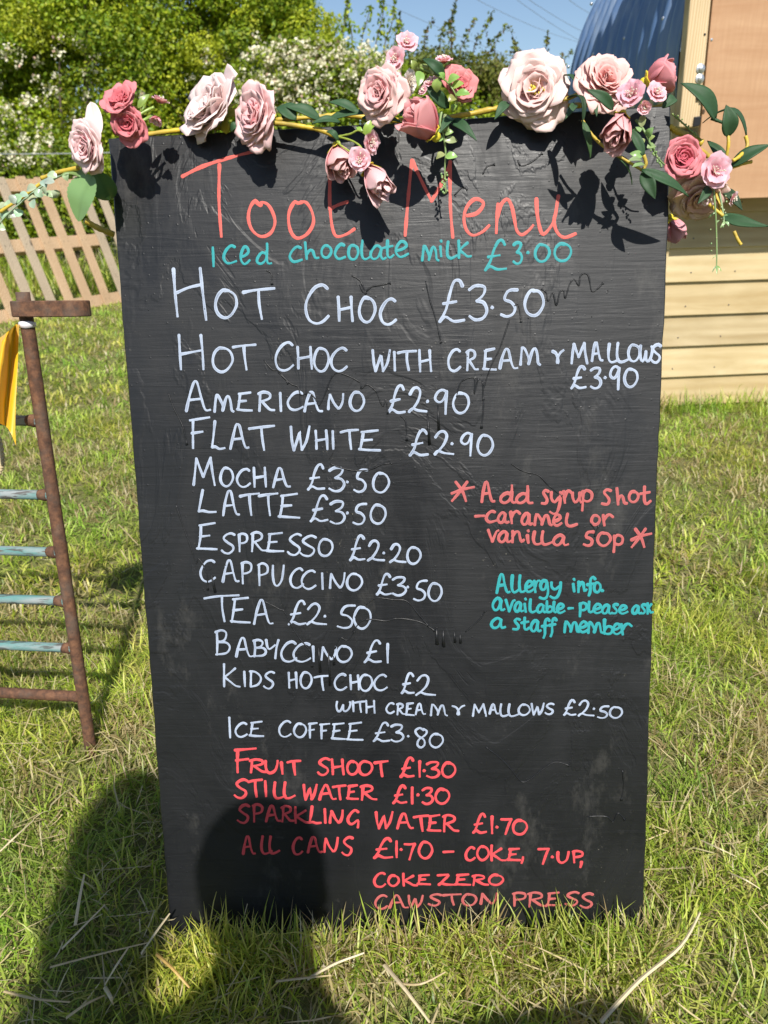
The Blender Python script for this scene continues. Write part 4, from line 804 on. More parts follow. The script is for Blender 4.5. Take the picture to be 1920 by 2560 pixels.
# pennant tied to the post
flag = thing('bunting_flag', onpost(812), 'yellow satin pennant tied to the rusty hurdle post with white ribbon', 'bunting')
kz = depth(onpost(900))
def dp(px, py, d=0.0):
    q = ray(px, py); return CAM+q*(kz-.03-d)
rows = [((-78, 884), (50, 801)), ((-92, 912), (47, 822)), ((-100, 935), (46, 868)), ((-104, 965), (43, 940)), ((-104, 1000), (39, 1010)), ((-100, 1035), (38, 1062)), ((-98, 1045), (40, 1085))]
nC = 22; P = np.zeros((25, nC+1, 3))
for j in range(25):
    t = j/24*(len(rows)-1); i0 = min(int(t), len(rows)-2); q = t-i0
    l0 = np.array(rows[i0][0])*(1-q)+np.array(rows[i0+1][0])*q; r0 = np.array(rows[i0][1])*(1-q)+np.array(rows[i0+1][1])*q
    for i in range(nC+1):
        u = i/nC; x = l0[0]*(1-u)+r0[0]*u; y_ = l0[1]*(1-u)+r0[1]*u
        y_ += (j/24)**5*(34*max(0, (u-.82)/.18)**1.6 - 16*math.sin(math.pi*u*.9))          # the point hangs at its right corner
        if j == 0 or j < 6: y_ += (1-j/6)*(30*(1-u)*(u)*1.5)
        fold = .030*math.exp(-((u-.80+.25*j/24)/.10)**2)*(1-.5*j/24)-.026*math.exp(-((u-.92+.12*j/24)/.05)**2)*(1-.3*j/24)+.012*math.sin(u*3.0+.6)
        P[j, i] = dp(x, y_, fold)
b = MB(); b.grid(P); M_SATIN = NT('yellow_satin'); M_SATIN = M_SATIN.prin((.86, .50, .015), .38, trans=.3, transcol=(.9, .5, .01), spec=.5, Sheen_Weight=.3); b.build('pennant', M_SATIN, flag)
pz = onpost(812); e_ = nrm(np.cross(post, fw_)); e_ = e_ if e_ @ BX > 0 else -e_
b = MB(); rows_ = []
for i in range(25):
    a_ = 6.283*i/24; hgt = .0028*(1+.9*math.cos(a_*1.0-1.2)); c = pz+(e_*math.cos(a_)+fw_*math.sin(a_))*.0112; rows_.append([c+post*hgt, c-post*hgt*.8])
b.grid(np.array(rows_)); b.build('ribbon', NT('white_ribbon').prin((.72, .70, .74), .45), flag, solid=.0004)
# rope loop hanging in from the left edge
rp = thing('rope_loop', G(-20, 1200), 'pale rope loop hanging at the left edge below the yellow pennant', 'rope')
b = MB(); RP = catmull([CAM+ray(*q)*(kz+.10) for q in ((-60,1010), (-25,1050), (-4,1095), (5,1140), (2,1170), (-14,1196), (-50,1215), (-95,1195), (-110,1100), (-80,1020), (-60,1010))], 10)
for k in range(3): b.tube([p+.0022*np.array([math.cos(i*.8+k*2.09), 0, math.sin(i*.8+k*2.09)]) for i, p in enumerate(RP)], .0026, 7)
b.build('rope', mat_simple('jute_rope', (.42, .34, .2), .8), rp)

# ------------------------------------------------------------------ pallet
M_PAL = [mat_wood('pallet_pine_%s' % n_, c1, c2, 2, 6, True, .75, .2) for n_, c1, c2 in (('warm', (.38, .245, .14), (.60, .435, .28)), ('pale', (.46, .33, .21), (.66, .51, .36)), ('grey', (.32, .25, .18), (.52, .42, .30)))]
pb = G(262, 762); pd_ = depth(pb)
st = solve_dir(160, 600, 1, -.075, UPV)
up_ = solve_dir(160, 600, -.40, -1, st); up_ = up_ if up_[2] > 0 else -up_
pn = nrm(np.cross(st, up_)); pn = pn if pn @ (CAM-pb) > 0 else -pn
def PP(px, py):
    d = ray(px, py); q = CAM+d*(((pb-CAM) @ pn)/(d @ pn)); return np.array([(q-pb) @ st, (q-pb) @ up_])
pal = thing('wooden_pallet', pb, 'slatted wooden pallet leaning against the hedge at left', 'pallet')
hP = PP(205, 448)[1]; mid = PP(160, 605)[1]
for zc, nm in ((.045, 'bottom_stringer'), (mid, 'middle_stringer'), (hP-.05, 'top_stringer')):
    b = MB(); b.box(pb+st*-1.35+up_*(zc-.05)-pn*.115, st*1.62, up_*.1, pn*.092); b.build('stringer', M_PAL[1], pal, smooth=False, bevel=.004)
    b = MB(); b.box(pb+st*-1.35+up_*(zc-.05)-pn*.022, st*1.62, up_*.1, pn*.020); b.build('cross_board', M_PAL[0], pal, smooth=False, bevel=.003)
rr = random.Random(8); xsl = [PP(q, 700)[0] for q in (104, 150, 199, 246, 293, 334)]; pitch_ = (xsl[4]-xsl[0])/4
allx = [xsl[0]-pitch_*k for k in range(9, 0, -1)]+xsl
for i, x in enumerate(allx):
    if x < -1.3: continue
    b = MB(); w_ = .085*rr.uniform(.94, 1.08); sk = rr.uniform(-.012, .012); lo = rr.uniform(-.02, .0); h2 = hP+rr.uniform(0, .02)
    a0 = pb+st*(x-w_/2)+up_*lo+pn*.001; a1 = pb+st*(x-w_/2+sk)+up_*h2+pn*.001
    b.hexa([a0, a0+st*w_, a0+st*w_+pn*.018, a0+pn*.018], [a1, a1+st*w_, a1+st*w_+pn*.018, a1+pn*.018]); o = b.build('slat', M_PAL[rr.choice([0, 0, 1, 2])], pal, smooth=False, bevel=.002)
    if i % 1 == 0:
        nb = MB()
        for zc in (.045, mid, hP-.05):
            for dx in (-.02, .022): nb.ball(pb+st*(x+dx)+up_*zc+pn*.019, (.004, .004, .004), n=6, m=4)
        nb.build('nail', mat_simple('nail_steel', (.08, .07, .06), .5, .6) if i == 0 else bpy.data.materials['nail_steel'], o) if 'nail_steel' in bpy.data.materials or i == 0 else nb.build('nail', mat_simple('nail_steel', (.08, .07, .06), .5, .6), o)

# ------------------------------------------------------------------ bow-top hut
wo = G(1600, 1019); wu = nrm(G(1920, 1005)-G(1640, 1018)); wu[2] = 0; wu = nrm(wu); wn = np.array([wu[1], -wu[0], 0]); wback = -wn
def W_(px, py, o=0.0):
    d = ray(px, py); q = CAM+d*(((wo-CAM) @ wn+o)/(d @ wn)); return np.array([(q-wo) @ wu, q[2]])
def WP(u, z, o=0.0): return wo+wu*u+UPV*z+wn*o - UPV*wo[2]
hut = thing('wooden_hut', WP(1.0, 0, -.8), 'wooden hut with weatherboards, plywood hatch and curved blue corrugated roof behind the board', 'hut')
M_CLAD = [mat_wood('treated_larch_%d' % i, c1, c2, 0, 1.1, True, .6, .15, 16.0, .12) for i, (c1, c2) in enumerate((((.38, .27, .125), (.59, .48, .29)), ((.43, .315, .15), (.64, .53, .33)), ((.34, .25, .125), (.55, .45, .28))))]
HUTW, EAVE = 2.1, W_(1690, 250)[1]
rowz = [W_(1640, q)[1] for q in (1013, 942, 866, 789, 706, 622)]
step = (rowz[-1]-rowz[0])/5; zs = list(rowz)
while zs[-1] < EAVE+.9: zs.append(zs[-1]+step)
dzu = .0
for i, z in enumerate(zs):
    h2 = step+.03; u0, u1 = 0.0, HUTW
    b = MB(); lo = [WP(u0, z, .0), WP(u1, z, .0), WP(u1, z, .020), WP(u0, z, .020)]; hi = [WP(u0, z+h2, -.004), WP(u1, z+h2, -.004), WP(u1, z+h2, .003), WP(u0, z+h2, .003)]
    b.hexa(lo, hi); cb_ = b.build('cladding_board', M_CLAD[i % 3], hut, smooth=False, bevel=.002); nb = MB()
    for q_ in (.12, .3, .62, 1.02, 1.42, 1.82): nb.ball(WP(q_+.01*math.sin(i*5), z+.035, .0170), (.003, .003, .003), n=6, m=4)
    nb.build('nail', mat_simple('cladding_nail', (.12, .12, .13), .4, .7) if i == 0 else bpy.data.materials['cladding_nail'], cb_)
for i, z in enumerate(zs):
    if z > EAVE: break
    b = MB(); o = -.02
    lo = [WP(0, z, -.02), WP(0, z, -1.9), WP(-.020, z, -1.9), WP(-.020, z, -.02)]; hi = [WP(0, z+step+.03, -.02), WP(0, z+step+.03, -1.9), WP(-.003, z+step+.03, -1.9), WP(-.003, z+step+.03, -.02)]
    b.hexa(lo, hi); b.build('cladding_board', M_CLAD[(i+1) % 3], hut, smooth=False)
b = MB(); b.box(WP(-.026, -.02, -.018), wu*.05, UPV*(EAVE+.02), wn*.046); b.build('corner_trim', M_CLAD[1], hut, smooth=False, bevel=.003)
b = MB(); b.box(WP(.03, -.01, -1.88), wu*(HUTW-.06), wback*-1.8, UPV*EAVE); b.build('inner_wall', mat_simple('dark_inner_boards', (.05, .035, .02), .8), hut, smooth=False)
# arch through the roof outline, then mirrored
a0, a1, a2 = W_(1690, 250), W_(1722, 0), W_(1850, -274)
A_m = np.array([[2*p[0], 2*p[1], 1] for p in (a0, a1, a2)]); rhs = np.array([p @ p for p in (a0, a1, a2)]); sol = np.linalg.solve(A_m, rhs); ac = sol[:2]; ar = math.sqrt(sol[2]+ac @ ac)
print('arch', a0, a1, a2, 'centre', ac, 'r', ar)
th0 = math.atan2(a0[1]-ac[1], a0[0]-ac[0]); th0 = th0 if th0 > 0 else th0+2*math.pi
NA, NL = 40, 260; P = np.zeros((NA+1, NL+1, 3)); LEN = 1.22
for i in range(NA+1):
    t = th0+(math.pi-th0-th0)*i/NA if th0 < math.pi else th0
    t = th0+((math.pi-th0)-th0)*i/NA
    for j in range(NL+1):
        yv = -LEN*j/NL+.03; rr_ = ar+.013*math.sin(2*math.pi*yv/.088); P[i, j] = WP(ac[0]+rr_*math.cos(t), ac[1]+rr_*math.sin(t), yv)
b = MB(); b.grid(P)
t = NT('blue_corrugated_sheet'); sv = t.coord('Object', (30, 30, 1.5)); n_ = t.noise(sv, 1.0, 4); n2_ = t.noise(t.coord(), 4, 3)
cc = t.mix(t.ramp(n_, [(.45, 0), (.72, .5)]), (.10, .175, .33), (.36, .42, .48)); cc = t.mix(t.ramp(n2_, [(.5, 0), (.75, .35)]), cc, (.30, .36, .40))
M_ROOF = t.prin(cc, .36, spec=.6, metal=.1); roof = b.build('roof', M_ROOF, hut, solid=.002)
b = MB()
for frac in (.10, .2, .3):
    for yv in (-.154, -.506, -.858, -1.21):
        t_ = th0+((math.pi-th0)-th0)*frac; pv = WP(ac[0]+(ar+.010)*math.cos(t_), ac[1]+(ar+.010)*math.sin(t_), yv); b.ball(pv, .008, n=8, m=5)
M_ZINC = mat_simple('zinc_plated_steel', (.55, .56, .58), .35, .8); b.build('roof_screw', M_ZINC, roof)
# gable boards inside the arch
b = MB(); pts2 = [WP(ac[0]+(ar-.02)*math.cos(th0+((math.pi-th0)-th0)*i/30), ac[1]+(ar-.02)*math.sin(th0+((math.pi-th0)-th0)*i/30), -.03) for i in range(31)]
b.add(pts2, [tuple(range(31))]); b.build('gable', M_CLAD[2], hut, smooth=False)
# hatch: plywood on a batten frame, standing proud
PO = .20
def quad3(q, o, th_, mat, name, par, bevel=.0015):
    b = MB(); f_ = [WP(*W_(px, py, o), o) for px, py in q]; k_ = [p-wn*th_ for p in f_]; b.hexa(k_, f_); return b.build(name, mat, par, smooth=False, bevel=bevel)
_t = NT('hatch_plywood'); _a = _t.noise(_t.coord('Object', (2.2, 6, 16)), 1.0, 5, .6, .8); _b = _t.noise(_t.coord('Object', (60, 60, 5)), 2.0, 4, .6); M_PLY = _t.prin(_t.mix(_t.ramp(_b, [(.35, 0), (.7, .35)]), _t.mix(_t.ramp(_a, [(.3, 0), (.72, 1)]), (.40, .225, .12), (.50, .31, .18)), (.35, .19, .10)), .55, _t.bump(_b, .06, .001), spec=.3); M_BATT = mat_wood('planed_batten', (.50, .36, .20), (.64, .50, .31), 2, 5, True, .6, .12); M_BLACK = mat_simple('black_iron', (.015, .015, .017), .45, .3)
ply = quad3([(1735, 500), (2140, 486), (2240, -330), (1813, -330)], PO, .018, M_PLY, 'plywood_hatch', hut)
bat = quad3([(1698, 318), (1747, 318), (1810, -330), (1755, -330)], PO+.022, .040, M_BATT, 'batten', hut, .003)
quad3([(1677, 520), (1702, 520), (1712, 318), (1694, 318)], .045, .04, M_CLAD[1], 'post', hut, .003)
b = MB(); q0 = W_(1740, 500, PO); b.box(WP(q0[0]+.03, q0[1]+.02, .022), wu*.03, UPV*1.6, wn*(PO-.045)); b.build('hatch_return', M_CLAD[2], hut, smooth=False)
def disc(px, py, o, r, th_, mat, name, par, dome=0.0):
    u, z = W_(px, py, o); b = MB(); n = 20; c = WP(u, z, o); ring = lambda rr_, oo: [c+wn*oo+rr_*(wu*math.cos(6.283*i/n)+UPV*math.sin(6.283*i/n)) for i in range(n)]
    vs = ring(r, 0)+ring(r, th_)+ring(r*.55, th_+dome*.3)+ring(r*.5, th_+dome)+ring(r*.2, th_+dome*1.2); fs = [(k*n+i, k*n+(i+1) % n, (k+1)*n+(i+1) % n, (k+1)*n+i) for k in range(4) for i in range(n)]+[tuple(4*n+i for i in range(n))]
    b.add(vs, fs); return b.build(name, mat, par, smooth=False)
for q in ((1751, 172), (1749, 197)): disc(*q, PO+.0225, .0145, .002, M_ZINC, 'bolt', bat, .007)
disc(1762, 86, PO+.0225, .0035, .001, M_BLACK, 'screw_hole', bat, .0); disc(1779, 99, PO+.0005, .004, .001, M_ZINC, 'screw', ply, .001)
hin = quad3([(1742, 250), (1762, 250), (1765, 220), (1745, 222)], PO+.030, .012, M_BLACK, 'hinge', ply, .002)
quad3([(1733, 318), (1750, 314), (1754, 290), (1737, 292)], PO+.030, .012, M_BLACK, 'hinge', ply, .002)
b = MB(); u, z = W_(1752, 245, PO+.03); c = WP(u, z, PO+.035); b.tube([c, c+wu*.034], .0042, 10); b.ball(c+wu*.034, .0058, n=8, m=6); b.build('hinge_bolt', M_ZINC, hin)

# ------------------------------------------------------------------ hedge, trees, wires
def cloud(name, pos, nor, size, asp, cols, mat, parent):
    n = len(pos); a = rng.normal(0, 1, (n, 3)); t1 = np.cross(nor, a); t1 /= np.linalg.norm(t1, axis=1, keepdims=True)+1e-9; t2 = np.cross(nor, t1); t2 /= np.linalg.norm(t2, axis=1, keepdims=True)+1e-9
    s = size[:, None]; V = np.zeros((n, 6, 3), np.float32); nn = nor/ (np.linalg.norm(nor, axis=1, keepdims=True)+1e-9)
    V[:, 0] = pos-t1*s*.5; V[:, 1] = pos-t1*s*.12+t2*s*asp*.5+nn*s*.06; V[:, 2] = pos+t1*s*.25+t2*s*asp*.42+nn*s*.03
    V[:, 3] = pos+t1*s*.55-nn*s*.12; V[:, 4] = pos+t1*s*.25-t2*s*asp*.42+nn*s*.03; V[:, 5] = pos-t1*s*.12-t2*s*asp*.5+nn*s*.06
    me = bpy.data.meshes.new(name); me.vertices.add(n*6); me.vertices.foreach_set('co', V.ravel())
    q = (np.arange(n)[:, None]*6+np.array([0, 1, 2, 3, 0, 3, 4, 5])).astype(np.int32); me.loops.add(n*8); me.loops.foreach_set('vertex_index', q.ravel())
    me.polygons.add(n*2); me.polygons.foreach_set('loop_start', np.arange(0, n*8, 4, dtype=np.int32)); me.polygons.foreach_set('loop_total', np.full(n*2, 4, np.int32)); me.update(calc_edges=True)
    Cc = np.ones((n, 6, 4), np.float32); Cc[..., :3] = cols[:, None, :]; ca = me.color_attributes.new('Col', 'FLOAT_COLOR', 'POINT'); ca.data.foreach_set('color', Cc.ravel())
    me.materials.append(mat); o = bpy.data.objects.new(name, me); COL.objects.link(o)
    if parent is not None: setpar(o, parent)
    return o
M_FOL = mat_attr('hawthorn_leaf', .5, trans=.35, spec=.35); M_MAY = mat_attr('may_blossom', .7, trans=.25, spec=.2); M_BARK = mat_simple('hedge_bark', (.10, .075, .05), .9)
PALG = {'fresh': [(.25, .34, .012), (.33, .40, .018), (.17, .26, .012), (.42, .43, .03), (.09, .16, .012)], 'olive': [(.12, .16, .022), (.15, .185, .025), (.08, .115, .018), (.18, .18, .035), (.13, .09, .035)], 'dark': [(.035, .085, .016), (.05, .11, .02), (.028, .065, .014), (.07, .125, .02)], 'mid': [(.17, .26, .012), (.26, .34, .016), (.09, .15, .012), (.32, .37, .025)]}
def bush(label, px0, px1, y, tops, thick, pal, leaf_n, leaf_s, blossom_zones=(), shoots=(), zmin=.1, seed=0, cr=.42, nclump=60, cat='bush', name='hawthorn_bush', group=None, sdens=1.0):
    r = np.random.default_rng(seed); xc = (Y(px0, 300, y)[0]+Y(px1, 300, y)[0])/2
    root = thing(name, (xc, y, 0), label, cat, group)
    tx = [t_[0] for t_ in tops]; tz = [Y(t_[0], t_[1], y)[2] for t_ in tops]; wx = [Y(t_[0], t_[1], y)[0] for t_ in tops]
    pos, nor, col, bp = [], [], [], []; palA = np.array(PALG[pal]); per = max(1, leaf_n//nclump); mb = MB()
    x0, x1 = Y(px0, 300, y)[0], Y(px1, 300, y)[0]
    mb.tube([(xc, y, -.05), (xc+r.uniform(-.1, .1), y, .5), (xc, y+.05, 1.2)], [.09, .07, .045], 8)
    for k in range(nclump):
        x = r.uniform(x0, x1); zt = np.interp(x, wx, tz); rad_ = cr*r.uniform(.55, 1.15); z = zmin+(zt-rad_*.75-zmin)*r.uniform(0, 1)**.75
        if k % 3 == 0: z = zt-rad_*.8-r.uniform(0, .15)
        z = max(z, zmin); yy = y+r.uniform(-thick, thick)*(1.0 if z < zt*.7 else .55); c = np.array([x, yy, z]); rv = np.array([rad_*r.uniform(.8, 1.3), rad_*.9, rad_*r.uniform(.6, .9)])
        d = r.normal(0, 1, (per, 3)); d /= np.linalg.norm(d, axis=1, keepdims=True); rr_ = r.uniform(.35, 1.0, (per, 1))**.55*(1+.18*np.sin(d[:, :1]*7+k)*np.cos(d[:, 2:]*6-k)); p = c+d*rv*rr_
        pos.append(p); nn = d*.8+r.normal(0, .6, (per, 3))+np.array([0, -.15, .35]); nor.append(nn)
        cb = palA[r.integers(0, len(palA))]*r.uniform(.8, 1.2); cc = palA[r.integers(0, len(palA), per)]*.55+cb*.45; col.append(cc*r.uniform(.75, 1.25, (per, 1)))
        if k < 26: mb.tube(catmull([(xc, y, .4+r.uniform(0, .6)), (xc*.4+x*.6+r.uniform(-.1, .1), (y+yy)/2, z*.7), tuple(c)], 4), [.022, .020, .018, .016, .014, .012, .010, .008, .005][:9], 6)
    for (sx, sy0, sy1, lean_) in shoots:
        b0 = Y(sx, sy1, y); b1 = Y(sx+lean_*2.2, sy0+14, y); cv = catmull([b0-np.array([0, 0, .3]), b0, (b0+b1)/2+np.array([r.uniform(-.05, .05), 0, .02]), b1], 5); mb.tube(cv, [.009*(1-.8*i/len(cv)) for i in range(len(cv))], 5)
        L = np.linalg.norm(b1-b0); m = int(max(14, L*150*sdens)); tt = r.uniform(.0, 1, m); ii = (tt*(len(cv)-1)).astype(int); p = np.array(cv)[ii]+r.normal(0, .055, (m, 3))*(1.2-tt[:, None]); pos.append(p); nor.append(r.normal(0, 1, (m, 3))+np.array([0, -.4, .2])); col.append(palA[r.integers(0, len(palA), m)]*r.uniform(.8, 1.25, (m, 1)))
    pos = np.concatenate(pos); nor = np.concatenate(nor); col = np.concatenate(col); nor /= np.linalg.norm(nor, axis=1, keepdims=True)
    mb.build('trunk', M_BARK, root); cloud('crown', pos, nor, leaf_s*r.uniform(.6, 1.3, len(pos)), .62, col, M_FOL, root)
    bl = []
    for (bx0, bx1, by0, by1, n_) in blossom_zones:      # flower heads sit on the outer leaves of the sunny side
        qx = Y((bx0+bx1)/2, (by0+by1)/2, y); ex = abs(Y(bx1, by0, y)[0]-Y(bx0, by0, y)[0])/2; ez = abs(Y(bx0, by0, y)[2]-Y(bx0, by1, y)[2])/2
        dd = ((pos[:, 0]-qx[0])/ex)**2+((pos[:, 2]-qx[2])/ez)**2; ok = np.where((dd < 1.15) & (pos[:, 1] < y-thick*.15) & (nor[:, 1] < .3))[0]
        if len(ok) == 0: continue
        wgt = np.exp(-dd[ok]*1.1); ch = r.choice(ok, n_, p=wgt/wgt.sum()); m = 15
        for c in pos[ch]+np.array([0, -.03, .01]): bl.append(c+r.normal(0, .027, (m, 3)))
    if bl:
        bl = np.concatenate(bl); nn = r.normal(0, 1, bl.shape)+np.array([0, -.6, .5]); nn /= np.linalg.norm(nn, axis=1, keepdims=True)
        cb = np.array([(.80, .76, .58)])*r.uniform(.75, 1.05, (len(bl), 1)); pk = r.random(len(bl)) < .06; cb[pk] = (.62, .42, .34); cloud('may_blossom', bl, nn, r.uniform(.020, .038, len(bl)), .9, cb, M_MAY, root)
    return root
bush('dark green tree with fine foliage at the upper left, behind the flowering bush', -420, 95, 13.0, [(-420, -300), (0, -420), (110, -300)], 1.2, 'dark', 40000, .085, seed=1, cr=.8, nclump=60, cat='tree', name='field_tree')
bush('tall fresh green hawthorn at left, scattered with white blossom', -190, 470, 8.9, [(-190, 60), (20, 40), (100, 10), (200, -170), (470, -300)], .65, 'fresh', 112000, .042, [(-40, 230, 150, 420, 85), (230, 470, 120, 320, 18), (60, 330, 120, 240, 24)], [(150, -60, 40, 12), (90, 10, 70, -8), (230, -160, -60, 20)], seed=2, nclump=150)
bush('bright yellow green bush in the middle of the hedge, mostly leaf', 400, 800, 9.1, [(400, -280), (520, -160), (590, 40), (640, -80), (760, -50), (800, 60)], .6, 'fresh', 82000, .042, [(480, 800, 120, 260, 60)], [(455, -80, 60, 6), (540, -60, 30, 10), (600, -30, 60, 12), (660, -90, 20, -6), (720, -70, 30, 8), (745, -40, 40, 14)], seed=3, nclump=130)
bush('low bush smothered in white may blossom behind the pink roses', 560, 1010, 8.4, [(560, 150), (680, 95), (800, 70), (900, 90), (1010, 170)], .45, 'mid', 40000, .046, [(570, 900, 120, 330, 520), (840, 1010, 70, 250, 110)], [(850, -20, 100, 8), (880, -30, 90, -4), (905, 0, 100, 10), (940, -50, 110, 6), (960, -20, 120, 12), (985, 40, 140, 6)], seed=4, nclump=90, sdens=1.2)
bush('olive green bush with upright shoots against the sky, right of centre', 965, 1480, 10.2, [(965, 130), (1050, 120), (1130, 95), (1220, 140), (1300, 165), (1380, 180), (1480, 225)], .6, 'olive', 46000, .05, [], [(985, 20, 110, 6), (1010, 50, 120, -6), (1062, 30, 130, 10), (1100, 40, 120, 8), (1130, 0, 110, 4), (1128, -20, 100, 6), (1150, 30, 130, 18), (1185, 10, 120, 22), (1215, 45, 150, 24), (1250, 85, 170, -14), (1275, 90, 170, 6), (1322, 45, 190, -24), (1345, 60, 180, 12), (1390, 120, 200, 8), (1400, 110, 200, 14), (1440, 160, 240, 6)], seed=5, nclump=90, sdens=1.0)
bush('small bush with thin leafy twigs beside the blue roof', 1440, 1680, 11.0, [(1440, 330), (1480, 240), (1680, 230)], .4, 'olive', 7000, .05, [], [(1476, 110, 260, 8), (1490, 15, 240, 10), (1500, 30, 220, 14), (1462, 100, 260, -6), (1512, 60, 240, 4)], seed=6, nclump=24, sdens=.7)
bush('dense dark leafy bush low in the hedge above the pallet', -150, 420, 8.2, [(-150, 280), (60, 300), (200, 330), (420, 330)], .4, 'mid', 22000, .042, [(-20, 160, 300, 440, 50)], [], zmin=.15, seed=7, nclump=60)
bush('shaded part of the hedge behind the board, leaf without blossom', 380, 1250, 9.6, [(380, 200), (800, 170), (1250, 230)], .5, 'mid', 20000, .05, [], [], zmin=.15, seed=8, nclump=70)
bush('rear bank of leafy hedge filling the gaps behind the left hawthorn', -300, 560, 10.6, [(-300, -60), (40, -40), (300, -260), (560, -200)], .5, 'fresh', 64000, .055, [], [], zmin=.2, seed=9, nclump=110, cr=.5)
# wire fence strand in front of the hedge
fn = thing('wire_fence', Y(100, 700, 7.6), 'thin wire fence strand strung in front of the hedge at left', 'fence')
M_GALV = mat_simple('galvanised_wire', (.34, .36, .37), .45, .6)
for dz in (0, -.32):
    b = MB(); L0, L1 = Y(-160, 383, 7.6), Y(560, 368, 7.6); b.tube([L0*(1-i/12)+L1*i/12+np.array([0, 0, dz-.03*math.sin(math.pi*i/12)]) for i in range(13)], .006, 6); b.build('wire', M_GALV, fn)
for q in (-150, 550):
    p = Y(q, 380, 7.6); b = MB(); b.tube([(p[0], 7.62, -.05), (p[0], 7.62, p[2]+.12)], .03, 8); b.build('fence_post', M_BARK, fn)
# steel lattice leg
py_ = thing('lattice_mast', Y(72, 400, 11.2), 'grey steel lattice mast half hidden in the trees at upper left', 'mast')
M_STEEL = mat_simple('weathered_steel', (.20, .22, .26), .6, .3)
def mp(px, py, d=0): return Y(px, py, 11.2+d)
for q in ([(72, -60), (69, 60), (66, 250)], [(118, -60), (140, 60), (165, 250)]):
    b = MB(); A2 = [mp(*p_) for p_ in q]; b.tube([A2[0], A2[1], np.array([A2[2][0], A2[2][1], 0])], .036, 6); b.build('leg', M_STEEL, py_)
for q in ([(72, 14), (112, 5)], [(72, 5), (100, 66)], [(98, 68), (122, 20)], [(70, 80), (140, 75)]):
    b = MB(); b.tube([mp(*p_, -.03) for p_ in q], .016, 6); b.build('brace', M_STEEL, py_)
# overhead lines
for i, (q0, q1) in enumerate((((1190, 0), (1440, 105)), ((1290, 0), (1500, 128)), ((1320, 0), (1520, 108)), ((960, 10), (1360, 170)), ((1420, 0), (1520, 50)))):
    a_, c_ = CAM+ray(*q0)*60, CAM+ray(*q1)*85; d = c_-a_; b = MB(); b.tube([a_-d*1.2+(d*3.4)*k/16-UPV*3*(1-((k-8)/8)**2) + UPV*2.8 for k in range(17)], .018, 5)
    o = b.build('overhead_line', M_STEEL); tag(o, 'thin dark overhead cable crossing the blue sky above the hedge', 'cable', 'overhead cables in the sky')

# ------------------------------------------------------------------ the two people whose shadows fall on the grass
def body(name, J, E_, mat, parent, sub=2):
    names = list(J); me = bpy.data.meshes.new(name); me.from_pydata([tuple(J[k][:3]) for k in names], [(names.index(a), names.index(c)) for a, c in E_], []); me.update()
    o = bpy.data.objects.new(name, me); COL.objects.link(o); md = o.modifiers.new('skin', 'SKIN'); me.skin_vertices.new(name='') if not me.skin_vertices else None
    for i, k in enumerate(names):
        rr_ = J[k][3]; me.skin_vertices[0].data[i].radius = (rr_, rr_) if isinstance(rr_, float) else rr_
    me.skin_vertices[0].data[0].use_root = True
    ss = o.modifiers.new('sub', 'SUBSURF'); ss.levels = sub; ss.render_levels = sub; me.materials.append(mat)
    if parent is not None: setpar(o, parent)
    return o
M_SKIN = mat_simple('skin', (.55, .33, .24), .5); M_HAIR = mat_simple('brown_hair', (.06, .035, .02), .5); M_HAIR2 = mat_simple('dark_hair', (.025, .018, .014), .5); M_DENIM = mat_simple('denim', (.05, .08, .16), .8); M_SHIRT = mat_simple('grey_shirt', (.25, .26, .28), .8); M_DRESS = mat_simple('green_top', (.08, .16, .10), .8)
def face(head, parent, r, look):
    a = nrm(look); s = nrm(np.cross(a, UPV)); u = np.cross(s, a); b = MB()
    for k in (-1, 1): b.ball(head+a*r*.93+s*k*r*.36+u*r*.05, (.011, .011, .011), (.9, .9, .9), 8, 6)
    b.build('eye', mat_simple('eye', (.08, .05, .03), .2), parent)
    b = MB(); b.ball(head+a*r*1.05-u*r*.2, (.012, .016, .018), None, 8, 6)
    for k in (-1, 1): b.ball(head+s*k*r*.88-u*r*.05, (.012, .018, .028), None, 8, 6)
    b.ball(head+a*r*.93-u*r*.55, (.022, .008, .006), None, 8, 6); b.build('face', M_SKIN, parent)
def hands(parent, wrist, aim, side):
    a = nrm(aim); s = nrm(np.cross(a, UPV))*side; J = {'w': (*wrist, .020), 'p': (*(wrist+a*.06), .026)}; E2 = [('w', 'p')]
    for i, (off, ln) in enumerate(((-.026, .065), (-.009, .078), (.009, .074), (.026, .058))):
        b0 = wrist+a*.085+s*off; J['k%d' % i] = (*b0, .009); J['m%d' % i] = (*(b0+a*ln*.5), .008); J['t%d' % i] = (*(b0+a*ln*.8-UPV*ln*.35), .007); E2 += [('p', 'k%d' % i), ('k%d' % i, 'm%d' % i), ('m%d' % i, 't%d' % i)]
    J['th'] = (*(wrist+a*.05-s*.04), .010); J['tt'] = (*(wrist+a*.085-s*.05), .008); E2 += [('p', 'th'), ('th', 'tt')]
    body('hand', J, E2, M_SKIN, parent)
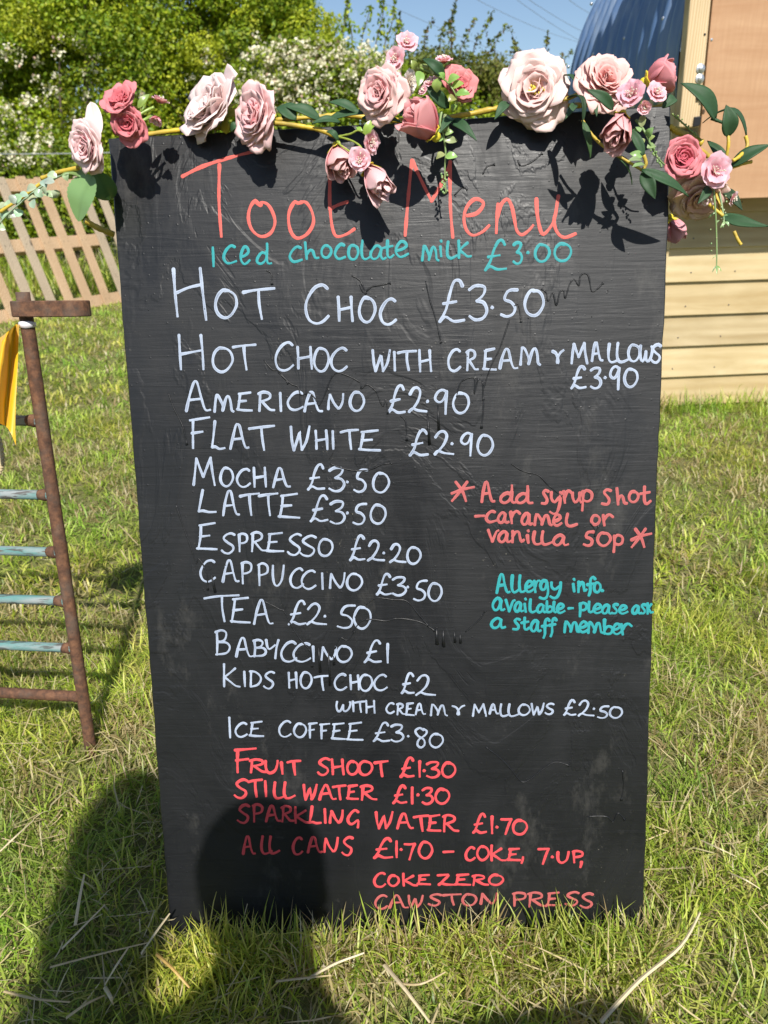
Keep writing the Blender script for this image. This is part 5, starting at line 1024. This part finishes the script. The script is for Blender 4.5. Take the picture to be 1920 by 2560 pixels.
# photographer, kneeling behind the lens
hx, hy = -.012, -.925
ph = thing('person', (hx, hy-.1, 0), 'person kneeling behind the viewpoint, holding up a phone, in a grey shirt', 'person')
H0 = np.array([hx, hy, 1.075])
J = {'hip': (hx, hy-.16, .42, .13), 'waist': (hx, hy-.12, .60, .115), 'chest': (hx, hy-.05, .78, .13), 'neck': (hx, hy-.01, .955, .055), 'head': (hx, hy, 1.035, .070), 'crown': (hx, hy, 1.10, .074),
 'ls': (hx-.13, hy-.04, .865, .062), 'le': (hx-.25, hy+.06, .68, .045), 'lw': (hx-.07, hy+.20, .70, .027), 'rs': (hx+.12, hy-.07, .85, .055), 're': (hx+.40, hy+.135, .70, .040), 'rw': (hx+.14, hy+.02, .50, .027),
 'lk': (hx-.12, hy+.20, .09, .07), 'rk': (hx+.14, hy+.16, .09, .07), 'la': (hx-.12, hy-.22, .06, .045), 'ra': (hx+.14, hy-.26, .06, .045), 'lt': (hx-.12, hy-.40, .05, .04), 'rtt': (hx+.14, hy-.44, .05, .04)}
EE = [('hip','waist'),('waist','chest'),('chest','neck'),('neck','head'),('head','crown'),('chest','ls'),('ls','le'),('le','lw'),('chest','rs'),('rs','re'),('re','rw'),('hip','lk'),('lk','la'),('la','lt'),('hip','rk'),('rk','ra'),('ra','rtt')]
bd_ = body('body', J, EE, M_SKIN, ph)
grow = lambda ks, g: {k: (*J[k][:3], J[k][3]+g) for k in ks}
body('shirt', grow(['hip','waist','chest','ls','le','rs','re'], .010), [('hip','waist'),('waist','chest'),('chest','ls'),('ls','le'),('chest','rs'),('rs','re')], M_SHIRT, ph); body('trousers', grow(['hip','lk','la','rk','ra'], .008), [('hip','lk'),('lk','la'),('hip','rk'),('rk','ra')], M_DENIM, ph)
b = MB(); b.ball(H0+np.array([0, -.012, .03]), (.083, .095, .092), None, 16, 12); b.build('hair', M_HAIR, ph); face(H0-np.array([0, 0, .01]), ph, .08, np.array([0, .9, -.35]))
hands(ph, np.array(J['lw'][:3]), np.array([.5, .5, .35]), 1); hands(ph, np.array(J['rw'][:3]), np.array([-.2, .5, -.7]), -1)
tel = thing('phone', CAM+np.array([-.02, -.02, -.05]), 'slim dark phone held up by the kneeling person', 'phone')
b = MB(); px_, pu_, pf_ = M[:, 0], -M[:, 1], M[:, 2]; o0 = CAM-pf_*.012; b.box(o0-px_*.062-pu_*.13, px_*.074, pu_*.155, -pf_*.008); cse = b.build('case', mat_simple('phone_case', (.02, .02, .022), .4), tel, smooth=False, bevel=.003)
b = MB(); b.box(o0-px_*.058-pu_*.125-pf_*.0083, px_*.066, pu_*.145, -pf_*.0012); b.build('screen', mat_simple('phone_glass', (.01, .01, .012), .05), tel, smooth=False)
b = MB(); b.ball(o0+pf_*.001, (.006, .006, .002), None, 10, 6); b.build('lens', mat_simple('lens_glass', (.01, .01, .015), .1), cse)
# adult standing behind
sx_, sy_ = -.13, -1.40
sp_ = thing('person', (sx_, sy_, 0), 'long haired person in a green top standing close behind the kneeling one', 'person')
K = {'hip': (sx_, sy_, .88, .12), 'waist': (sx_, sy_, 1.05, .105), 'chest': (sx_, sy_, 1.24, .115), 'neck': (sx_, sy_, 1.45, .048), 'head': (sx_, sy_, 1.58, .07), 'crown': (sx_, sy_+.01, 1.68, .074), 'ls': (sx_-.13, sy_, 1.33, .05), 'le': (sx_-.17, sy_-.02, 1.05, .04), 'lw': (sx_-.16, sy_+.08, .83, .026), 'rs': (sx_+.13, sy_, 1.33, .05), 're': (sx_+.17, sy_-.02, 1.05, .04), 'rw': (sx_+.16, sy_+.08, .83, .026),
 'lk': (sx_-.09, sy_+.02, .48, .062), 'rk': (sx_+.09, sy_+.02, .48, .062), 'la': (sx_-.09, sy_-.02, .07, .04), 'ra': (sx_+.09, sy_-.02, .07, .04), 'lt': (sx_-.1, sy_+.14, .035, .035), 'rtt': (sx_+.1, sy_+.14, .035, .035)}
J = K; body('body', J, EE, M_SKIN, sp_); body('top', grow(['hip','waist','chest','ls','le','rs','re'], .012), [('hip','waist'),('waist','chest'),('chest','ls'),('ls','le'),('chest','rs'),('rs','re')], M_DRESS, sp_); body('trousers', grow(['hip','lk','la','rk','ra'], .01), [('hip','lk'),('lk','la'),('hip','rk'),('rk','ra')], M_DENIM, sp_)
b = MB(); b.ball((sx_, sy_-.01, 1.69), (.078, .092, .10), None, 16, 12); b.ball((sx_, sy_-.035, 1.56), (.082, .07, .14), None, 16, 12); b.build('hair', M_HAIR2, sp_); face(np.array([sx_, sy_, 1.63]), sp_, .076, np.array([0, 1, -.2]))
hands(sp_, np.array(J['lw'][:3]), np.array([.1, .2, -.9]), 1); hands(sp_, np.array(J['rw'][:3]), np.array([-.1, .2, -.9]), -1)
